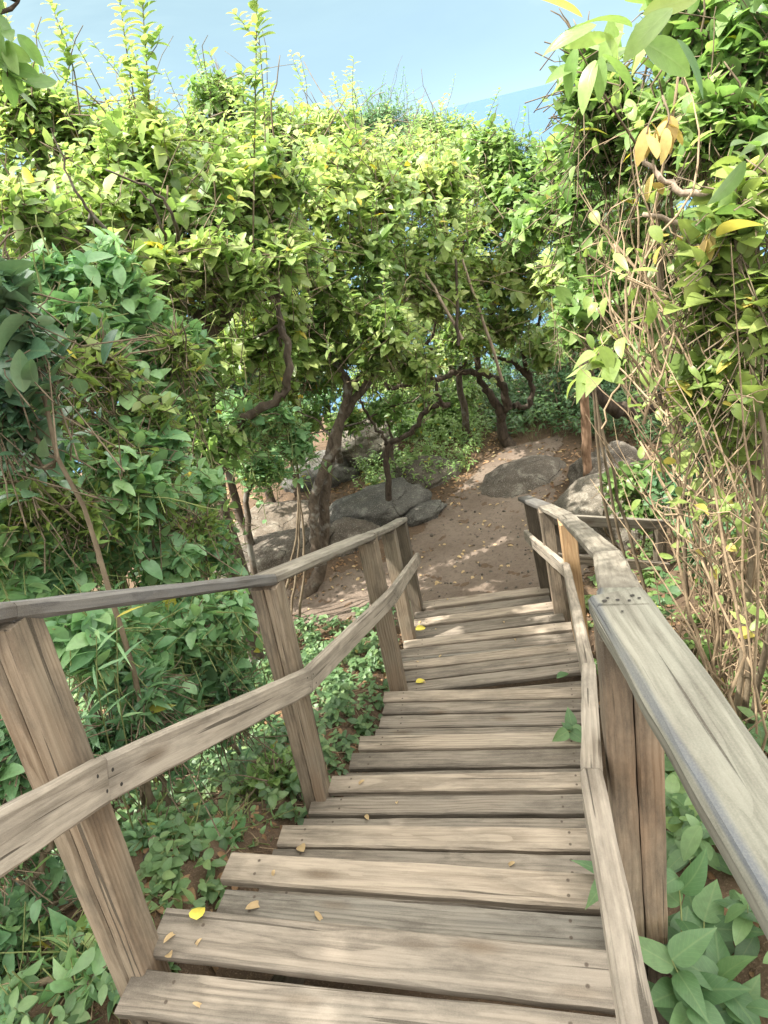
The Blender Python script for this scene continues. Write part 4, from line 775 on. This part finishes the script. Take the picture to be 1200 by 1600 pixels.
spray('seedling', 'small green plant poking up between the treads beside the right board', 'seedling', 'lf_broad', [([(.66, 2.16, -2.70), (.62, 2.13, -2.60), (.585, 2.09, -2.53)], 3), ([(.66, 2.18, -2.70), (.63, 2.17, -2.61), (.62, 2.13, -2.56)], 3)], .095, .055, 'fineheart', droop=.9)
spray('seedling', 'two green leaves reaching in under the right board near the bottom', 'seedling', 'lf_broad', [([(.42, 1.06, -2.1), (.38, 1.05, -1.9), (.345, 1.0, -1.80)], 4)], .10, .05, 'heart', droop=.5)
spray('grass_stalk', 'slender grass stalk with feathery seed head below the left handrail', 'grass', 'lf_hedge', [([G(165, 1250, 1.75), A(160, 1120, 1.7), A(150, 985, 1.65)], 8), ([G(185, 1250, 1.8), A(190, 1120, 1.75), A(182, 965, 1.7)], 7)], .13, .012, 'point', droop=.5)
spray('withered_leaves', 'cluster of withered yellow leaves hanging in the upper right shrub', 'leaves', 'lf_wither', [([A(1035, 150, 1.95), A(1045, 180, 1.9), A(1040, 205, 1.88)], 7), ([A(1030, 160, 1.95), A(1015, 190, 1.9), A(1010, 210, 1.88)], 4)], .085, .032, 'hi', 'twig', droop=2.2)
spray('withered_leaves', 'curled orange brown leaves hanging among the dry vines at the right', 'leaves', 'lf_wither', [([A(1120, 340, 1.9), A(1110, 360, 1.88), A(1105, 372, 1.88)], 4), ([A(1020, 250, 2.0), A(1022, 270, 2.0), A(1022, 285, 2.0)], 2)], .07, .03, 'hi', 'twig', droop=2.2)

# ground cover
def field(name, lab, cat, pts, L, W, mat, shape='low', k=8, h=.10, mats2='green_stem'):
    g = Geo(); n = len(pts); z = gz(pts[:, 0], pts[:, 1]); hh = h * RNG.uniform(.4, 1.4, n)
    base = np.stack([pts[:, 0], pts[:, 1], z - .01], -1); di = nrm(np.stack([RNG.normal(0, .3, n), RNG.normal(0, .3, n), np.ones(n)], -1)); tip = base + di * hh[:, None]
    tubes(g, np.stack([base, (base + tip) / 2, tip], 1), np.array([.002, .0016, .001]), 3, 1)
    ph = RNG.random((n, 1)) * 6.28 + np.arange(k)[None] * 2.4; f = 1 - .75 * (np.arange(k)[None] / k) * RNG.uniform(.6, 1.2, (n, k))
    pos = base[:, None] + (tip - base)[:, None] * f[..., None]; ax = np.stack([np.cos(ph), np.sin(ph), .15 + .35 * RNG.normal(0, 1, (n, k))], -1)
    nm = np.array([0, 0, 1.0]) + RNG.normal(0, .25, (n, k, 3)); s = RNG.uniform(.55, 1.25, (n, k)) * RNG.uniform(.7, 1.2, (n, 1))
    leaves(g, pos.reshape(-1, 3), ax.reshape(-1, 3), nm.reshape(-1, 3), (L * s).ravel(), (W * s).ravel(), shape, 0, .3, .25)
    return tag(g.build(name, [MAT[mat], MAT[mats2]]), lab, cat, kind='stuff')
def scatter(n, x0, x1, y0, y1, cond, f=1.5, th=.0, s=0.0):
    p = np.stack([RNG.uniform(x0, x1, n), RNG.uniform(y0, y1, n)], -1)
    ok = cond(p[:, 0], p[:, 1]) & (sn(p[:, 0], p[:, 1], f, s) > th - .5 * RNG.random(n)); return p[ok]
def stair_l(y): return np.interp(y, [0, 1.1, 2.0, 3.0, 4.0, 5.2], [-1.0, -.85, -.52, -.24, -.06, .18])
def stair_r(y): return stair_l(y + .33) + 1.16
field('ground_cover', 'low green plants covering the slope left of the stairs', 'plants', scatter(3400, -3.2, .2, .2, 5.1, lambda x, y: x < stair_l(y) - .07, 3.2, -.3), .054, .031, 'lf_ground', 'hi', 8, .11)
field('ground_cover', 'low leafy plants on the soil right of the stairs', 'plants', scatter(900, .4, 3.2, .2, 5.2, lambda x, y: (x > stair_r(y) + .1), 3.0, .0, 2.0), .065, .036, 'lf_mid', 'hi', 7, .10)
field('ground_cover', 'taller leafy plants close to the right side of the stairs', 'plants', scatter(300, .42, 1.7, .25, 2.0, lambda x, y: (x > stair_r(y) + .12), 3.0, -.5, 2.0), .075, .038, 'lf_ground', 'fine', 7, .18)
field('nettle_bed', 'bed of dark green nettles beyond the boulder', 'nettles', scatter(2000, 1.9, 6.0, 6.9, 12.0, lambda x, y: ~in_path(x, y) & (y > np.interp(x, [1.9, 2.6, 3.2], [8.2, 8.0, 6.9])), 1.5, -.8), .085, .04, 'lf_nettle', 'lowp', 14, .5)
field('nettle_bed', 'light green weeds between the rocks and the path', 'weeds', scatter(1500, -.2, 2.6, 7.5, 11.0, lambda x, y: ~in_path(x, y) & (x < .85 + .6 * (y - 7.2)), 1.5, -.6), .065, .028, 'lf_mid', 'lowp', 11, .32)
# litter
def litter(name, lab, pts, L, W, mat, h=.012, lift=None):
    g = Geo(); n = len(pts); z = gz(pts[:, 0], pts[:, 1]) + h; a = RNG.random(n) * 6.28
    ax = np.stack([np.cos(a), np.sin(a), RNG.normal(0, .25, n)], -1); nm = np.array([0, 0, 1.0]) + RNG.normal(0, .45, (n, 3))
    s = RNG.uniform(.6, 1.3, n); leaves(g, np.stack([pts[:, 0], pts[:, 1], z], -1), ax, nm, L * s, W * s, 'hi', 0, .5, .5)
    return tag(g.build(name, [MAT[mat]]), lab, 'leaf litter', kind='stuff')
litter('leaf_litter', 'brown leaf litter on the slope left of the stairs', scatter(5200, -3, .2, .2, 5.0, lambda x, y: x < stair_l(y) - .02, 2.2, -.3, 1), .05, .024, 'lf_dead')
litter('leaf_litter', 'brown leaf litter along the edges of the dirt path and round the rocks', scatter(6500, -2.6, 4, 4.9, 9.5, lambda x, y: ~in_path(x, y) | ~in_path(x + .25, y) | ~in_path(x - .25, y) | ~in_path(x, y + .3), 1.7, -.2, 3), .06, .03, 'lf_dead')
litter('leaf_litter', 'brown leaf litter on the soil right of the stairs', scatter(1800, .3, 3, .2, 5.2, lambda x, y: x > stair_r(y) + .03, 2.2, -.3, 5), .055, .026, 'lf_dead')
# fine dry twigs and grass straw
g = Geo(); n = 900; pts = scatter(3000, -3, .2, .3, 5.0, lambda x, y: x < stair_l(y) - .03, 2.6, .0, 4)[:n]; n = len(pts); a = RNG.random(n) * 6.28; ln = RNG.uniform(.06, .28, n)
p0 = np.stack([pts[:, 0], pts[:, 1], gz(pts[:, 0], pts[:, 1]) + .015], -1); p2 = p0 + np.stack([np.cos(a) * ln, np.sin(a) * ln, np.zeros(n)], -1); p2[:, 2] = gz(p2[:, 0], p2[:, 1]) + RNG.uniform(.0, .05, n); pm = (p0 + p2) / 2; pm[:, 2] += .02
tubes(g, np.stack([p0, pm, p2], 1), np.array([.0022, .0018, .001]), 4); tag(g.build('dry_straw', [MAT['dry']]), 'dry straw and fine twigs on the slope left of the stairs', 'straw', kind='stuff')

import bmesh
bm = bmesh.new(); bmesh.ops.create_icosphere(bm, subdivisions=2, radius=1.0); pv = np.array([v.co[:] for v in bm.verts]); pf = np.array([[v.index for v in f.verts] for f in bm.faces]); bm.free()
g = Geo(); pp = scatter(1600, -2.2, 3.4, 4.9, 8.6, lambda x, y: in_path(x, y), 2.0, -.4, 2.0); pp = np.concatenate([pp, scatter(900, -2.6, .2, .4, 5.0, lambda x, y: x < stair_l(y) - .05, 2.5, -.2, 1.0)])
for x, y in pp:
    r_ = .005 + .016 * random.random() ** 3; v = pv * (1 + RNG.normal(0, .12, (len(pv), 1))) * r_ * RNG.uniform(.6, 1.25, 3); g.add(v + np.array([x, y, gzz(x, y) + .008]), [pf])
tag(g.build('pebbles', [MAT['rock']]), 'small pebbles and clods on the dirt', 'pebbles', kind='stuff')
# fallen leaves that can be told apart
def fallen(lab, p, mat, L, W, az, shape='hi', group=None, curl=.5):
    g = Geo(); leaves(g, [p], [(math.cos(az), math.sin(az), .08)], [(.1, -.1, 1)], L, W, shape, 0, curl, .45)
    tag(g.build('fallen_leaf', [MAT[mat]], None, p), lab, 'leaf', group)
def on(px, py, z, dz=.010): p = atz(px, py, z); return (p.x, p.y, z + dz)
fallen('pale yellow heart shaped leaf lying at the foot of the nearest left post', on(310, 1442, -1.64, .014), 'lf_yellow', .062, .046, 1.5, 'heart')
fallen('curled bright yellow leaf on the dark step halfway down', on(650, 1068, -3.03), 'lf_yellow', .07, .045, .1)
fallen('yellow green leaf on the left end of a lower step', on(650, 986, -3.45), 'lf_yellow', .09, .06, .4)
fallen('dry curled grey leaf on the left end of a step', on(476, 1334, -2.14, .012), 'lf_dead', .06, .035, 2.0)
fallen('brown curled leaf on the damp grey tread', on(385, 1424, -1.88, .012), 'lf_dead', .07, .024, .3)
fallen('thin dry brown leaf beside the nearest left post', on(258, 1478, -1.64, .012), 'lf_dead', .055, .016, .9)
fallen('small crumpled dry leaf below the nearest left post', on(270, 1500, -1.64, .012), 'lf_dead', .035, .022, 2.2)
fallen('small pale dry leaf on the worn nosing in the middle', on(577, 1284, -2.39, .012), 'lf_dead', .04, .02, 1.9)
fallen('green leaf flat on the wedge shaped tread', on(870, 1062, -3.03), 'lf_broad', .09, .06, .3)
for l_, r_2, z_ in random.sample(TREAD_TOP[3:], 26):
    q = l_ + (r_2 - l_) * random.choice((random.uniform(.03, .2), random.uniform(.2, .97))); fallen('small brown scrap of dry leaf lying on a stair tread', (q.x, q.y + random.uniform(-.03, .03), z_ + .008), 'lf_dead', random.uniform(.018, .045), random.uniform(.008, .02), random.random() * 6.28, 'hi', 'leaf scraps on the stair treads', .7)
pp = scatter(400, -1.6, 2.4, 5.3, 8.0, lambda x, y: in_path(x, y), 1.5, -1)[:110]
for x, y in pp: fallen('dry leaf lying on the trodden dirt path', (x, y, gzz(x, y) + .014), 'lf_dead', random.uniform(.04, .085), random.uniform(.02, .04), random.random() * 6.28, 'hi', 'dry leaves scattered on the dirt path')

# ------------------------------------------------------------------ light
SUN_AZ, SUN_EL = R(-104), R(60)      # azimuth from +Y towards +X
sd = Vector((math.sin(SUN_AZ) * math.cos(SUN_EL), math.cos(SUN_AZ) * math.cos(SUN_EL), math.sin(SUN_EL)))
sl = bpy.data.lights.new('sun', 'SUN'); sl.energy = 3.0; sl.angle = R(.53); sl.color = (1, .95, .86)
so = bpy.data.objects.new('sun', sl); COL.objects.link(so); so.rotation_euler = sd.to_track_quat('Z', 'Y').to_euler(); so.location = (-6, 3, 10)
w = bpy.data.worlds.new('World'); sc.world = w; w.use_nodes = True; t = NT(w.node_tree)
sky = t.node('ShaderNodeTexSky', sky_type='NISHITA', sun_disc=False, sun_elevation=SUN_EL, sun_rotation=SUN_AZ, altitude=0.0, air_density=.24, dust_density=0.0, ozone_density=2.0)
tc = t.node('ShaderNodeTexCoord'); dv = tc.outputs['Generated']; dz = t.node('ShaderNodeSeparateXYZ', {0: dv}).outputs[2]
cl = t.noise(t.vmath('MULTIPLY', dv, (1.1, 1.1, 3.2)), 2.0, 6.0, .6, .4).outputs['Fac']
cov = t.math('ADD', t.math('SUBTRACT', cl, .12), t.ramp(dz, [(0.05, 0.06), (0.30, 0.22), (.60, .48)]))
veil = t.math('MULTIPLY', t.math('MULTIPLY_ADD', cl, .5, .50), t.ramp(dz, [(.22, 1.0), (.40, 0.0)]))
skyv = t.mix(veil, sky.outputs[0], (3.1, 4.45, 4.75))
scol = t.mix(t.math('MULTIPLY', t.math('MULTIPLY', t.ramp(cov, [(.50, 0.0), (.74, 1.0)]), .9), t.ramp(dz, [(.02, .015), (.20, .03), (.34, 1.0)])), skyv, (25, 24.3, 22.6))  # bright clouds overhead, out of view, added to lift the ambient light
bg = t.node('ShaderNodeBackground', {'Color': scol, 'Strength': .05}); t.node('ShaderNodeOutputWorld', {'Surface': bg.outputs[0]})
sc.view_settings.view_transform = 'Standard'; sc.view_settings.look = 'None'; sc.view_settings.gamma = 1; sc.view_settings.exposure = 2.15
sc.cycles.max_bounces = 10; sc.cycles.diffuse_bounces = 7; sc.cycles.transmission_bounces = 7; sc.cycles.glossy_bounces = 2; sc.cycles.sample_clamp_indirect = 6
